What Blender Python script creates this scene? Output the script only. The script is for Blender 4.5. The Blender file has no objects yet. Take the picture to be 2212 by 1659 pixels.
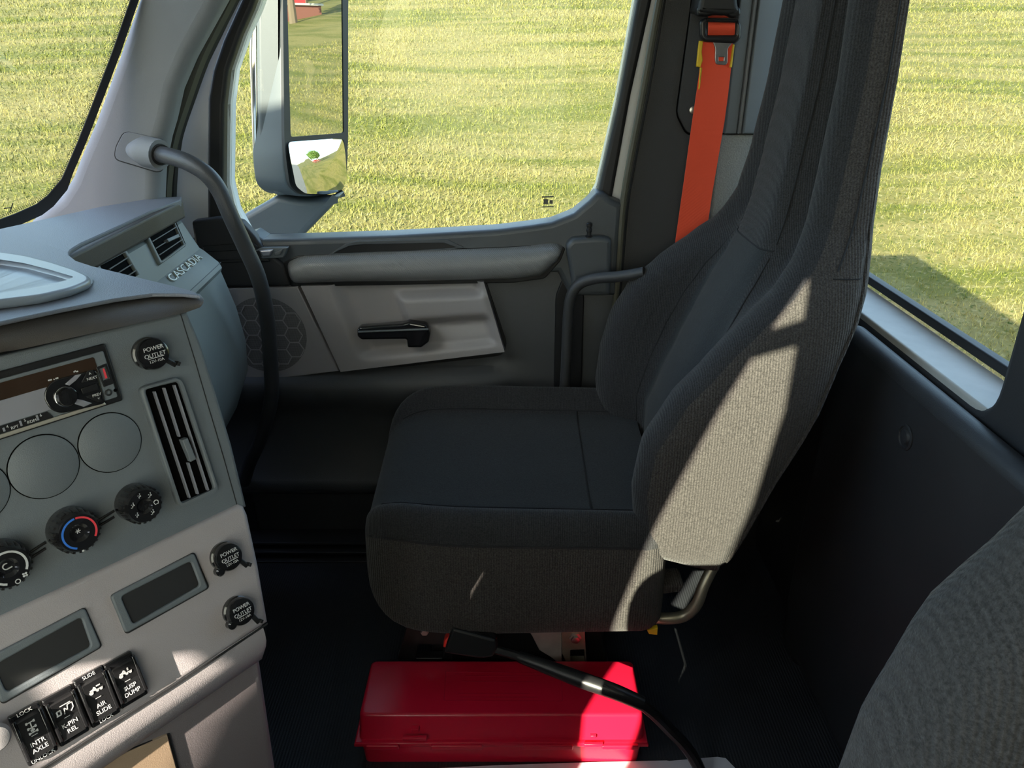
import bpy, math, random
import numpy as np
from mathutils import Vector, Matrix
random.seed(4); rng = np.random.default_rng(4)
S = bpy.context.scene
COL = S.collection

# ------------------------------------------------------------------ camera, world, sun, exposure
PITCH = math.radians(24); SP, CP = math.sin(PITCH), math.cos(PITCH)
FPX = 1661.0; CAM = Vector((0, 0, 1.25))
cam_data = bpy.data.cameras.new('camera'); cam = bpy.data.objects.new('camera', cam_data); COL.objects.link(cam)
cam.location = CAM; cam.rotation_euler = (math.radians(90) - PITCH, 0, 0)
cam_data.sensor_fit = 'HORIZONTAL'; cam_data.sensor_width = 36; cam_data.lens = 36 * FPX / 2212
cam_data.clip_start = 0.02; cam_data.clip_end = 400
S.camera = cam
SUN_AZ, SUN_EL = math.radians(30), math.radians(22.5)      # the sun shines towards +x +y, down
sun_dir = Vector((math.sin(SUN_AZ) * math.cos(SUN_EL), math.cos(SUN_AZ) * math.cos(SUN_EL), -math.sin(SUN_EL)))
W = bpy.data.worlds.new('sky'); S.world = W; W.use_nodes = True
nt = W.node_tree; sky = nt.nodes.new('ShaderNodeTexSky'); sky.sky_type = 'NISHITA'; sky.sun_disc = False
sky.sun_elevation = math.radians(38); sky.sun_rotation = math.atan2(-sun_dir.x, -sun_dir.y)
haze = nt.nodes.new('ShaderNodeMix'); haze.data_type = 'RGBA'; haze.inputs[0].default_value = .38; haze.inputs[7].default_value = (.62, .62, .60, 1)   # thin white cloud veil
nt.links.new(sky.outputs[0], haze.inputs[6]); nt.links.new(haze.outputs[2], nt.nodes['Background'].inputs[0]); nt.nodes['Background'].inputs[1].default_value = 0.70
sl = bpy.data.lights.new('sun', 'SUN'); sl.energy = 13.5; sl.angle = math.radians(0.4); sl.color = (1, .90, .76)
so = bpy.data.objects.new('sun', sl); COL.objects.link(so); so.rotation_euler = sun_dir.to_track_quat('-Z', 'Y').to_euler()
so.location = (-4, -8, 6)
S.view_settings.view_transform = 'Standard'; S.view_settings.look = 'None'
S.view_settings.gamma = 1; S.view_settings.use_curve_mapping = False
S.view_settings.exposure = 1.0
S.cycles.max_bounces = 10; S.cycles.diffuse_bounces = 6; S.cycles.transparent_max_bounces = 16

# ------------------------------------------------------------------ helpers
def ray(x, y):
    dx = (x - 1106) / FPX; dy = -(y - 829.5) / FPX
    return Vector((dx, CP + dy * SP, -SP + dy * CP))
def AY(x, y, Y): r = ray(x, y); return CAM + r * ((Y - CAM.y) / r.y)
def AX(x, y, X): r = ray(x, y); return CAM + r * ((X - CAM.x) / r.x)
def AZ(x, y, Z): r = ray(x, y); return CAM + r * ((Z - CAM.z) / r.z)
class Frame:
    """a flat surface of the cab: origin, right, up and outward normal"""
    def __init__(s, o, u, up):
        s.o = Vector(o); s.u = Vector(u).normalized(); up = Vector(up)
        s.v = (up - s.u * up.dot(s.u)).normalized(); s.n = s.u.cross(s.v)
    def w(s, a, b, h=0.0): return s.o + s.u * a + s.v * b + s.n * h
    def q(s, x, y, h=0.0):
        r = ray(x, y); o = s.o + s.n * h; t = (o - CAM).dot(s.n) / r.dot(s.n); d = CAM + r * t - s.o
        return (d.dot(s.u), d.dot(s.v))
    def qs(s, pts, h=0.0): return [s.q(x, y, h) for x, y in pts]
    def P(s, x, y, h=0.0): a, b = s.q(x, y, h); return s.w(a, b, h)
    def mat(s): return Matrix(((s.u.x, s.v.x, s.n.x, s.o.x), (s.u.y, s.v.y, s.n.y, s.o.y), (s.u.z, s.v.z, s.n.z, s.o.z), (0, 0, 0, 1)))

BASE = {}
def empty(name, loc, label=None, cat=None, group=None, kind=None):
    o = bpy.data.objects.new(name, None); COL.objects.link(o); o.location = loc; o.empty_display_size = .05
    BASE[o.name] = Vector(loc)
    return tag(o, label, cat, group, kind)
def tag(o, label=None, cat=None, group=None, kind=None):
    if label: o['label'] = label
    if cat: o['category'] = cat
    if group: o['group'] = group
    if kind: o['kind'] = kind
    return o
def mesh_ob(name, verts, faces, m, parent=None, smooth=35, base=None):
    """verts in world coordinates; the object's origin sits on its thing's base"""
    vs = [Vector(v) for v in verts]
    if parent is not None: b = BASE[parent.name]
    elif base is not None: b = Vector(base)
    else:
        lo = [min(v[i] for v in vs) for i in range(3)]; hi = [max(v[i] for v in vs) for i in range(3)]
        b = Vector(((lo[0] + hi[0]) / 2, (lo[1] + hi[1]) / 2, lo[2]))
    me = bpy.data.meshes.new(name); me.from_pydata([tuple(v - b) for v in vs], [], [tuple(f) for f in faces]); me.update()
    return link_mesh(name, me, m, parent, b, smooth)
def link_mesh(name, me, m, parent, b, smooth=35):
    ms = m if isinstance(m, (list, tuple)) else [m]
    me.materials.clear()
    for x in ms: me.materials.append(x)
    o = bpy.data.objects.new(name, me); COL.objects.link(o)
    if parent is not None: o.parent = parent
    else: o.location = b
    BASE[o.name] = b
    if smooth:
        me.shade_smooth()
        if smooth < 180: me.set_sharp_from_angle(angle=math.radians(smooth))
    return o
def round_poly(pts, r, seg=5):
    if not r: return [tuple(p) for p in pts]
    out = []; n = len(pts)
    rr = r if isinstance(r, (list, tuple)) else [r] * n
    for i in range(n):
        p = Vector(pts[i][:2]); a = Vector(pts[i - 1][:2]); c = Vector(pts[(i + 1) % n][:2])
        d1 = a - p; d2 = c - p
        if rr[i] <= 0 or d1.length < 1e-6 or d2.length < 1e-6: out.append(tuple(p)); continue
        k = min(rr[i], d1.length * .49, d2.length * .49)
        s = p + d1.normalized() * k; e = p + d2.normalized() * k
        for j in range(seg + 1):
            t = j / seg; q = s * (1 - t) ** 2 + p * 2 * t * (1 - t) + e * t * t; out.append(tuple(q))
    return out
def circ(c, r, n=32, ry=None):
    ry = ry or r
    return [(c[0] + r * math.cos(2 * math.pi * i / n), c[1] + ry * math.sin(2 * math.pi * i / n)) for i in range(n)]
def plate_data(fr, loops, h0, h1, bevel=0.0, seg=2):
    cu = bpy.data.curves.new('t', 'CURVE'); cu.dimensions = '2D'; cu.fill_mode = 'BOTH'
    th = abs(h1 - h0); bevel = min(bevel, th * .49)
    cu.extrude = th / 2 - bevel; cu.bevel_depth = bevel; cu.bevel_resolution = seg; cu.offset = -bevel
    for lp in loops:
        sp = cu.splines.new('POLY'); sp.points.add(len(lp) - 1)
        for p, q in zip(sp.points, lp): p.co = (q[0], q[1], 0, 1)
        sp.use_cyclic_u = True
    ob = bpy.data.objects.new('t', cu); me = bpy.data.meshes.new_from_object(ob)
    bpy.data.objects.remove(ob); bpy.data.curves.remove(cu)
    me.transform(fr.mat() @ Matrix.Translation((0, 0, (h0 + h1) / 2)))
    return me
def plate(name, fr, loops, h0, h1, m, parent=None, bevel=0.0, base=None, smooth=35, seg=2):
    """a slab standing on a frame: first loop is the outline, the others are openings"""
    if isinstance(loops[0][0], (int, float)): loops = [loops]
    me = plate_data(fr, loops, h0, h1, bevel, seg)
    b = BASE[parent.name] if parent is not None else (Vector(base) if base is not None else None)
    if b is None:
        co = [v.co for v in me.vertices]
        b = Vector((sum(c.x for c in co) / len(co), sum(c.y for c in co) / len(co), min(c.z for c in co)))
    me.transform(Matrix.Translation(-b))
    return link_mesh(name, me, m, parent, b, smooth)
def box(name, lo, hi, m, parent=None, bevel=0.0, **k):
    fr = Frame((lo[0], lo[1], lo[2]), (1, 0, 0), (0, 1, 0))
    a, b, c = hi[0] - lo[0], hi[1] - lo[1], hi[2] - lo[2]
    return plate(name, fr, [(0, 0), (a, 0), (a, b), (0, b)], 0, c, m, parent, bevel, **k)
def smooth_path(pts, sub=6):
    pts = [Vector(p) for p in pts]; out = []
    for i in range(len(pts) - 1):
        p0 = pts[max(i - 1, 0)]; p1 = pts[i]; p2 = pts[i + 1]; p3 = pts[min(i + 2, len(pts) - 1)]
        for j in range(sub):
            t = j / sub
            out.append(.5 * ((2 * p1) + (p2 - p0) * t + (2 * p0 - 5 * p1 + 4 * p2 - p3) * t * t + (-p0 + 3 * p1 - 3 * p2 + p3) * t ** 3))
    out.append(pts[-1]); return out
def tube_data(pts, r, n=10, sub=6):
    path = smooth_path(pts, sub) if sub > 1 else [Vector(p) for p in pts]
    k = len(path); rs = r if isinstance(r, (list, tuple)) else [r, r]
    V = []; F = []
    t = (path[1] - path[0]).normalized(); a = Vector((0, 0, 1)) if abs(t.z) < .9 else Vector((1, 0, 0))
    nrm = t.cross(a).normalized()
    for i, p in enumerate(path):
        t = (path[min(i + 1, k - 1)] - path[max(i - 1, 0)]).normalized()
        nrm = (nrm - t * nrm.dot(t)).normalized(); bn = t.cross(nrm)
        f = i / (k - 1) * (len(rs) - 1); j = min(int(f), len(rs) - 2); rad = rs[j] + (rs[j + 1] - rs[j]) * (f - j)
        for q in range(n):
            an = 2 * math.pi * q / n; V.append(p + nrm * math.cos(an) * rad + bn * math.sin(an) * rad)
    for i in range(k - 1):
        for q in range(n):
            a0 = i * n + q; a1 = i * n + (q + 1) % n; F.append((a0, a1, a1 + n, a0 + n))
    F.append(tuple(range(n - 1, -1, -1))); F.append(tuple(range((k - 1) * n, k * n)))
    return V, F
def tube(name, pts, r, m, parent=None, n=10, sub=6, **k):
    V, F = tube_data(pts, r, n, sub); return mesh_ob(name, V, F, m, parent, **k)
def rev(name, fr, c, prof, m, parent=None, n=28, **k):
    """turned piece on a frame: prof = [(radius, height)...]"""
    V = []; F = []
    for r, h in prof:
        for i in range(n):
            a = 2 * math.pi * i / n; V.append(fr.w(c[0] + r * math.cos(a), c[1] + r * math.sin(a), h))
    for j in range(len(prof) - 1):
        for i in range(n):
            a = j * n + i; b = j * n + (i + 1) % n; F.append((a, b, b + n, a + n))
    F.append(tuple(range((len(prof) - 1) * n, len(prof) * n))); F.append(tuple(range(n - 1, -1, -1)))
    return mesh_ob(name, V, F, m, parent, **k)
def join_plates(name, items, m, parent=None, smooth=35):
    """several small slabs of one print or one relief as one mesh; item = (frame, loops, h0, h1[, bevel])"""
    V = []; F = []
    for it in items:
        fr, lp, h0, h1 = it[:4]; bv = it[4] if len(it) > 4 else 0
        if isinstance(lp[0][0], (int, float)): lp = [lp]
        me = plate_data(fr, lp, h0, h1, bv); k = len(V)
        V += [v.co.copy() for v in me.vertices]; F += [tuple(i + k for i in p.vertices) for p in me.polygons]
        bpy.data.meshes.remove(me)
    return mesh_ob(name, V, F, m, parent, smooth=smooth)
def text_items(fr, lines, c, size, h, gap=1.15, depth=.0003, rot=0.0, squeeze=1.0):
    """flat lettering centred on c; returns verts, faces"""
    V = []; F = []
    for i, s in enumerate(lines):
        cu = bpy.data.curves.new('t', 'FONT'); cu.body = s; cu.size = size; cu.align_x = 'CENTER'; cu.align_y = 'CENTER'
        cu.extrude = depth; cu.offset = 0
        ob = bpy.data.objects.new('t', cu); me = bpy.data.meshes.new_from_object(ob)
        off = (len(lines) - 1) / 2 - i
        M = fr.mat() @ Matrix.Translation((c[0], c[1], h)) @ Matrix.Rotation(rot, 4, 'Z') @ Matrix.Translation((0, off * size * gap, 0)) @ Matrix.Diagonal((squeeze, 1, 1, 1))
        me.transform(M); k = len(V)
        V += [v.co.copy() for v in me.vertices]; F += [tuple(a + k for a in p.vertices) for p in me.polygons]
        bpy.data.objects.remove(ob); bpy.data.curves.remove(cu); bpy.data.meshes.remove(me)
    return V, F
def text(name, fr, lines, c, size, h, m, parent, **k):
    V, F = text_items(fr, lines, c, size, h, **k); return mesh_ob(name, V, F, m, parent, smooth=0)
def bar(a, b, w):
    a = Vector(a[:2]); b = Vector(b[:2]); d = (b - a).normalized(); s = Vector((-d.y, d.x)) * w / 2
    return [tuple(a + s), tuple(a - s), tuple(b - s), tuple(b + s)]
def loft(rings, close=True):
    n = len(rings[0]); V = [p for r in rings for p in r]; F = []
    for i in range(len(rings) - 1):
        for j in range(n):
            a = i * n + j; b = i * n + (j + 1) % n; F.append((a, b, b + n, a + n))
    if close: F.append(tuple(range(n - 1, -1, -1))); F.append(tuple(range((len(rings) - 1) * n, len(rings) * n)))
    return V, F

# ------------------------------------------------------------------ materials
def mat(name, col, rough=.6, metal=0.0, spec=.5, grain=0.0, gscale=900, var=0.0, vscale=8, rib=None, ribc=0.0, coat=0.0, sheen=0.0, speck=0.0):
    m = bpy.data.materials.new(name); m.use_nodes = True; T = m.node_tree; N = T.nodes; L = T.links
    b = N['Principled BSDF']; b.inputs['Base Color'].default_value = (*col, 1); b.inputs['Roughness'].default_value = rough
    b.inputs['Metallic'].default_value = metal; b.inputs['Specular IOR Level'].default_value = spec
    b.inputs['Coat Weight'].default_value = coat; b.inputs['Sheen Weight'].default_value = sheen
    if sheen: b.inputs['Sheen Roughness'].default_value = .45
    tc = N.new('ShaderNodeTexCoord'); colout = None; h = None
    if var:
        nz = N.new('ShaderNodeTexNoise'); nz.inputs['Scale'].default_value = vscale; nz.inputs['Detail'].default_value = 5
        L.new(tc.outputs['Object'], nz.inputs['Vector'])
        mr = N.new('ShaderNodeMapRange'); mr.inputs[1].default_value = .3; mr.inputs[2].default_value = .7
        mr.inputs[3].default_value = 1 - var; mr.inputs[4].default_value = 1 + var; L.new(nz.outputs[0], mr.inputs[0])
        mx = N.new('ShaderNodeVectorMath'); mx.operation = 'SCALE'; mx.inputs[0].default_value = col
        L.new(mr.outputs[0], mx.inputs['Scale']); colout = mx.outputs[0]
    if speck:
        n2 = N.new('ShaderNodeTexNoise'); n2.inputs['Scale'].default_value = 420; n2.inputs['Detail'].default_value = 3; n2.inputs['Roughness'].default_value = .7
        L.new(tc.outputs['Object'], n2.inputs['Vector']); r2 = N.new('ShaderNodeMapRange'); r2.inputs[1].default_value = .36; r2.inputs[2].default_value = .64
        r2.inputs[3].default_value = 1 - speck; r2.inputs[4].default_value = 1 + speck; L.new(n2.outputs[0], r2.inputs[0])
        m3 = N.new('ShaderNodeVectorMath'); m3.operation = 'SCALE'; m3.inputs[0].default_value = col
        L.new(r2.outputs[0], m3.inputs['Scale']); colout = m3.outputs[0]
    if grain:
        g = N.new('ShaderNodeTexNoise'); g.inputs['Scale'].default_value = gscale; g.inputs['Detail'].default_value = 2
        L.new(tc.outputs['Object'], g.inputs['Vector']); h = g.outputs[0]
    if rib:
        mp = N.new('ShaderNodeMapping'); L.new(tc.outputs['Object'], mp.inputs[0]); mp.inputs['Rotation'].default_value = rib[1]
        wv = N.new('ShaderNodeTexWave'); wv.inputs['Scale'].default_value = rib[0]; wv.inputs['Distortion'].default_value = rib[2] if len(rib) > 2 else 1.2
        wv.inputs['Detail'].default_value = 1; L.new(mp.outputs[0], wv.inputs['Vector'])
        if h is not None:
            ad = N.new('ShaderNodeMath'); ad.operation = 'ADD'; L.new(h, ad.inputs[0]); L.new(wv.outputs[1], ad.inputs[1]); h = ad.outputs[0]
        else: h = wv.outputs[1]
        if ribc:
            mr2 = N.new('ShaderNodeMapRange'); mr2.inputs[3].default_value = 1 - ribc; mr2.inputs[4].default_value = 1 + ribc
            L.new(h, mr2.inputs[0]); mr2.inputs[2].default_value = 1.6
            m2 = N.new('ShaderNodeVectorMath'); m2.operation = 'SCALE'
            if colout: L.new(colout, m2.inputs[0])
            else: m2.inputs[0].default_value = col
            L.new(mr2.outputs[0], m2.inputs['Scale']); colout = m2.outputs[0]
    if h is not None:
        bp = N.new('ShaderNodeBump'); bp.inputs['Strength'].default_value = grain or .4; bp.inputs['Distance'].default_value = .0012
        L.new(h, bp.inputs['Height']); L.new(bp.outputs[0], b.inputs['Normal'])
    if colout: L.new(colout, b.inputs['Base Color'])
    return m
R90 = math.pi / 2
M = dict(
    char=mat('charcoal_plastic', (.125, .142, .155), .5, grain=.25, gscale=1300, var=.04),
    chard=mat('dark_charcoal_plastic', (.022, .022, .024), .55, grain=.25, gscale=1100, var=.08),
    dash=mat('dash_pad_plastic', (.135, .145, .17), .5, grain=.55, gscale=700),
    lip=mat('dash_lip_plastic', (.060, .053, .048), .55, grain=.3, gscale=900),
    fascia=mat('fascia_plastic', (.20, .215, .20), .5, grain=.2, gscale=1200),
    beige=mat('taupe_plastic', (.33, .30, .305), .5, grain=.25, gscale=1000, var=.03),
    doorbeige=mat('door_grey_plastic', (.30, .285, .29), .45, grain=.15, gscale=1400),
    bin=mat('cubby_door_plastic', (.42, .30, .20), .5, grain=.15),
    pillar=mat('pillar_trim', (.19, .20, .215), .6, grain=.3, gscale=1500),
    door=mat('door_dark_plastic', (.045, .048, .052), .5, grain=.35, gscale=1000),
    doortop=mat('door_sill_plastic', (.065, .073, .082), .38, grain=.25, gscale=1200),
    bpil=mat('pillar_dark_plastic', (.030, .030, .031), .6, grain=.35, gscale=1100),
    carbon=mat('weave_plastic', (.18, .185, .19), .32, rib=(120, (0, math.radians(50), 0), 0), grain=.25, gscale=500, ribc=.30),
    black=mat('black_plastic', (.012, .012, .013), .35, grain=.1),
    gloss=mat('gloss_black', (.010, .010, .011), .12, coat=.5),
    void=mat('unlit_black', (.002, .002, .002), .9, spec=.05),
    rubber=mat('black_rubber', (.016, .016, .017), .55),
    olive=mat('grey_rubber', (.085, .082, .060), .5),
    white=mat('white_paint', (.82, .83, .84), .35, coat=.3),
    sill=mat('pale_sill_paint', (.42, .41, .38), .5, grain=.1, var=.06, vscale=30),
    metal=mat('steel', (.55, .53, .48), .35, metal=1, var=.1, vscale=60),
    chrome=mat('chrome', (.78, .78, .78), .08, metal=1),
    mirror=mat('mirror_glass', (.62, .64, .60), .01, metal=1),
    tubem=mat('galvanised_tube', (.42, .38, .29), .4, metal=.7, var=.12, vscale=50),
    fab=mat('seat_fabric', (.032, .032, .034), .95, spec=.15, rib=(105, (0, 0, 0), 1.0), grain=.6, gscale=600, ribc=.16, sheen=.12, speck=.35),
    fabi=mat('seat_insert_fabric', (.031, .034, .037), .95, spec=.15, grain=.6, gscale=700, sheen=.12, speck=.22),
    fabr=mat('seat_side_fabric', (.052, .047, .044), .95, spec=.15, rib=(74, (0, 0, 0), .6), grain=.8, gscale=600, ribc=.20, sheen=.12, speck=.45),
    seam=mat('seam_thread', (.012, .012, .014), .9),
    red=mat('red_case_plastic', (.60, .008, .036), .30, grain=.06, gscale=500),
    redt=mat('red_button', (.75, .03, .02), .4),
    belt=mat('orange_webbing', (.88, .085, .030), .75, rib=(500, (0, 0, R90), .5), grain=.15, sheen=.2),
    yellow=mat('yellow_plastic', (.80, .52, .02), .5),
    print=mat('white_print', (.50, .50, .50), .6),
    printy=mat('yellow_print', (.75, .62, .20), .6),
    blue=mat('blue_print', (.03, .16, .60), .5),
    redp=mat('red_print', (.75, .05, .07), .5),
    paper=mat('white_paper', (.72, .72, .78), .7),
    mat=mat('floor_rubber', (.024, .026, .031), .6, grain=.4, gscale=500, var=.15, vscale=12, rib=(55, (0, 0, 0), .1)),
    liner=mat('headliner', (.42, .42, .41), .9, grain=.2),
    led=mat('radio_display', (.035, .020, .012), .12, coat=.6),
    silver=mat('silver_plastic', (.45, .45, .50), .3, metal=.55),
    silver2=mat('warm_silver', (.60, .56, .48), .3, metal=.6),
    tongue=mat('buckle_steel', (.45, .45, .46), .3, metal=1, var=.1, vscale=70),
    text_panel=mat('textured_grey_panel', (.20, .20, .19), .6, grain=1.0, gscale=350, var=.15, vscale=400),
    road=mat('asphalt', (.11, .105, .10), .9, var=.15, vscale=3),
    brick=mat('brick_red', (.16, .06, .045), .8), truckred=mat('red_paint', (.6, .03, .03), .3),
    bark=mat('bark', (.10, .075, .05), .9),
)
def glass_mat():
    m = bpy.data.materials.new('window_glass'); m.use_nodes = True; T = m.node_tree; N = T.nodes; L = T.links
    N.remove(N['Principled BSDF']); tr = N.new('ShaderNodeBsdfTransparent'); gl = N.new('ShaderNodeBsdfGlossy'); gl.inputs['Roughness'].default_value = .02
    tr.inputs[0].default_value = (.93, .97, .92, 1)
    lw = N.new('ShaderNodeLayerWeight'); lw.inputs[0].default_value = .5; pw = N.new('ShaderNodeMath'); pw.operation = 'POWER'; pw.inputs[1].default_value = 4
    L.new(lw.outputs['Facing'], pw.inputs[0]); fz = N.new('ShaderNodeMath'); fz.operation = 'MULTIPLY_ADD'; fz.inputs[1].default_value = .6; fz.inputs[2].default_value = .010; L.new(pw.outputs[0], fz.inputs[0]); mx = N.new('ShaderNodeMixShader')
    L.new(fz.outputs[0], mx.inputs[0]); L.new(tr.outputs[0], mx.inputs[1]); L.new(gl.outputs[0], mx.inputs[2]); L.new(mx.outputs[0], N['Material Output'].inputs[0])
    return m
M['glass'] = glass_mat()
def sun_mask_mat():  # lets soft fill light through the sheet added over the driver window
    m = bpy.data.materials.new('translucent_mask'); m.use_nodes = True; T = m.node_tree; N = T.nodes; L = T.links
    N.remove(N['Principled BSDF']); d = N.new('ShaderNodeBsdfDiffuse'); d.inputs[0].default_value = (.5, .5, .5, 1); t = N.new('ShaderNodeBsdfTranslucent'); t.inputs[0].default_value = (.80, .79, .78, 1)
    mx = N.new('ShaderNodeMixShader'); mx.inputs[0].default_value = .5; L.new(d.outputs[0], mx.inputs[1]); L.new(t.outputs[0], mx.inputs[2]); L.new(mx.outputs[0], N['Material Output'].inputs[0]); return m
M['sun_mask'] = sun_mask_mat()
def grass_mat(name, k):
    m = bpy.data.materials.new(name); m.use_nodes = True; T = m.node_tree; N = T.nodes; L = T.links; b = N['Principled BSDF']
    tc = N.new('ShaderNodeTexCoord')
    def noise(scale, det, stretch=(1, 1, 1)):
        mp = N.new('ShaderNodeMapping'); mp.inputs['Scale'].default_value = stretch; L.new(tc.outputs['Object'], mp.inputs[0])
        n = N.new('ShaderNodeTexNoise'); n.inputs['Scale'].default_value = scale; n.inputs['Detail'].default_value = det; L.new(mp.outputs[0], n.inputs['Vector']); return n.outputs[0]
    def mr(v, a, b_): r = N.new('ShaderNodeMapRange'); r.inputs[1].default_value = a; r.inputs[2].default_value = b_; L.new(v, r.inputs[0]); return r.outputs[0]
    def mix(f, c1, c2):
        x = N.new('ShaderNodeMix'); x.data_type = 'RGBA'; L.new(f, x.inputs[0])
        for i, c in ((6, c1), (7, c2)):
            if isinstance(c, tuple): x.inputs[i].default_value = (*[q * k for q in c], 1)
            else: L.new(c, x.inputs[i])
        return x.outputs[2]
    straw = (.55, .47, .16); green = (.28, .30, .05); pale = (.78, .70, .32); deep = (.15, .21, .02)
    f = mr(noise(1.1, 3, (.22, 1.9, 1)), .36, .58); c = mix(f, green, straw)
    f2 = mr(noise(30, 2, (.7, 1, 1)), .55, .75); c = mix(f2, c, pale)
    f3 = mr(noise(24, 2, (1, 1, 1.3)), .56, .72); c = mix(f3, c, deep)
    L.new(c, b.inputs['Base Color']); b.inputs['Roughness'].default_value = .8; b.inputs['Specular IOR Level'].default_value = .15
    return m
M['grass'] = grass_mat('grass_blades', .35); M['turf'] = grass_mat('turf_soil', .22)
M['leaf'] = mat('leaves', (.10, .17, .03), .7, var=.4, vscale=3)

# ------------------------------------------------------------------ frames of the cab
ZF = .08                                                       # cab floor
DY = 1.62                                                      # inner face of the passenger door
FD = Frame((0, DY, 0), (1, 0, 0), (0, 0, 1))                   # door, facing the driver
FG = Frame((0, DY + .07, 0), (1, 0, 0), (0, 0, 1))             # door glass
FA = Frame(CAM + ray(245, 800) * .73, (.651, .759, 0), (-.162, .139, .977))     # charcoal centre panel
hB = Vector((.759, -.651, 0)).normalized()
FB = Frame(FA.P(300, 1195) + FA.n * .004, (.651, .759, 0), tuple(Vector((0, 0, 1)) - hB * .385))  # taupe panel
def on_plane(x, y, a, b, c):                                   # z = a + b x + c y
    r = ray(x, y); return CAM + r * ((a - CAM.z) / (r.z - b * r.x - c * r.y))
P2 = on_plane(150, 545, 1.077, -.05, -.102); P0 = on_plane(0, 494, 1.077, -.05, -.102); P3 = AY(390, 430, 1.46)
FH = Frame(P2, (1, 0, -.05), (0, 1, -.102))                    # dash top near the centre stack
e = (P3 - P2).normalized(); ELEN = (P3 - P2).length
FHB = Frame(P2, e, P0 - P2)                                    # dash top on the passenger side                 # dash top
XW = .62
FW = Frame((XW, 0, 0), (0, -1, 0), (0, 0, 1))                  # back wall, facing forwards

# ------------------------------------------------------------------ ground and grass slope
HY, HS, GZ = 3.0, .20, -1.10
def hill_z(x, y): return GZ + np.maximum(y - HY, 0) * HS
gx = np.linspace(-60, 90, 76); gy = np.concatenate([np.linspace(HY, 30, 55), np.linspace(31, 75, 30)])
V = [(x, y, float(hill_z(x, y)) + .05 * math.sin(x * .7 + y * .4) * min(1, (y - HY) / 3)) for y in gy for x in gx]
F = [(j * 76 + i, j * 76 + i + 1, (j + 1) * 76 + i + 1, (j + 1) * 76 + i) for j in range(len(gy) - 1) for i in range(75)]
slope = tag(mesh_ob('grass_slope', V, F, M['turf'], base=(0, HY, GZ), smooth=180), 'sunlit mown grass bank rising beyond the cab windows', 'ground', kind='structure')
tag(mesh_ob('road', [(-60, -40, GZ), (90, -40, GZ), (90, HY, GZ), (-60, HY, GZ)], [(0, 1, 2, 3)], M['road'], base=(0, 0, GZ)), 'grey road the truck stands on', 'road', kind='structure')
def make_blades():
    n = 330000
    d = 4.2 * (28 / 4.2) ** rng.random(n)                       # denser near the truck
    a = np.radians(rng.uniform(-46, 56, n)); a = np.where(rng.random(n) < .10, np.radians(rng.uniform(56, 80, n)), a)
    x = d * np.sin(a) * 1.05; y = d * np.cos(a)
    k = y > HY + .1; x, y, d = x[k], y[k], d[k]; n = len(x)
    z = hill_z(x, y) + .05 * np.sin(x * .7 + y * .4) * np.minimum(1, (y - HY) / 3) - .005
    th = rng.uniform(0, 2 * np.pi, n); L = rng.uniform(.022, .060, n) * (1 + d / 30); w = .0026 * (1 + d / 7)
    tilt = rng.uniform(.1, 1.25, n); ph = rng.uniform(0, 2 * np.pi, n)
    P = np.empty((n, 3, 3)); ct, st = np.cos(th) * w, np.sin(th) * w
    P[:, 0] = np.stack([x - ct, y - st, z], 1); P[:, 1] = np.stack([x + ct, y + st, z], 1)
    P[:, 2] = np.stack([x + np.cos(ph) * L * np.sin(tilt), y + np.sin(ph) * L * np.sin(tilt), z + L * np.cos(tilt)], 1)
    P -= np.array([0, HY, GZ])
    me = bpy.data.meshes.new('grass'); me.vertices.add(n * 3); me.loops.add(n * 3); me.polygons.add(n)
    me.vertices.foreach_set('co', P.reshape(-1)); me.loops.foreach_set('vertex_index', np.arange(n * 3, dtype=np.int32))
    me.polygons.foreach_set('loop_start', np.arange(0, n * 3, 3, dtype=np.int32)); me.polygons.foreach_set('loop_total', np.full(n, 3, dtype=np.int32))
    me.update(); me.validate(); me.materials.append(M['grass'])
    o = bpy.data.objects.new('grass', me); COL.objects.link(o); o.location = (0, HY, GZ)
    tag(o, 'short yellow-green grass growing on the bank outside', 'grass', kind='stuff')
make_blades()

# ------------------------------------------------------------------ cab shell
YL = -.42                                                       # inner face of the driver door
tag(box('floor', (-1.15, YL - .08, ZF - .06), (XW + .1, DY + .1, ZF), M['mat']), 'dark ribbed rubber cab floor', 'floor', kind='structure')
tag(box('ceiling', (-.55, YL - .08, 1.72), (XW + .1, DY + .1, 1.76), M['liner']), 'pale cab headliner', 'ceiling', kind='structure')
tag(box('cab_roof', (-1.06, YL - .10, 1.77), (.74, DY + .14, 1.86), M['white'], None, .08), 'white raised roof of the truck above the cab, extended forward to block the sun', 'roof')  # front overhang added to stop sun entering by the windshield
tag(box('wall_front', (-1.15, YL - .08, ZF), (-1.10, DY + .1, .78), M['chard']), 'dark firewall below the windshield', 'wall', kind='structure')
# window outline of the doors in (x, z), read off the passenger door
win = FG.qs([(590, -60), (560, 22), (536, 75), (510, 150), (501, 224), (499, 392), (512, 450), (539, 500), (570, 517), (643, 515), (851, 508), (1073, 495), (1147, 486), (1192, 479), (1240, 460), (1270, 432), (1288, 400), (1330, 215), (1369, 0), (1392, -120), (1398, -190), (1340, -235), (700, -245), (620, -140)])
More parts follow.
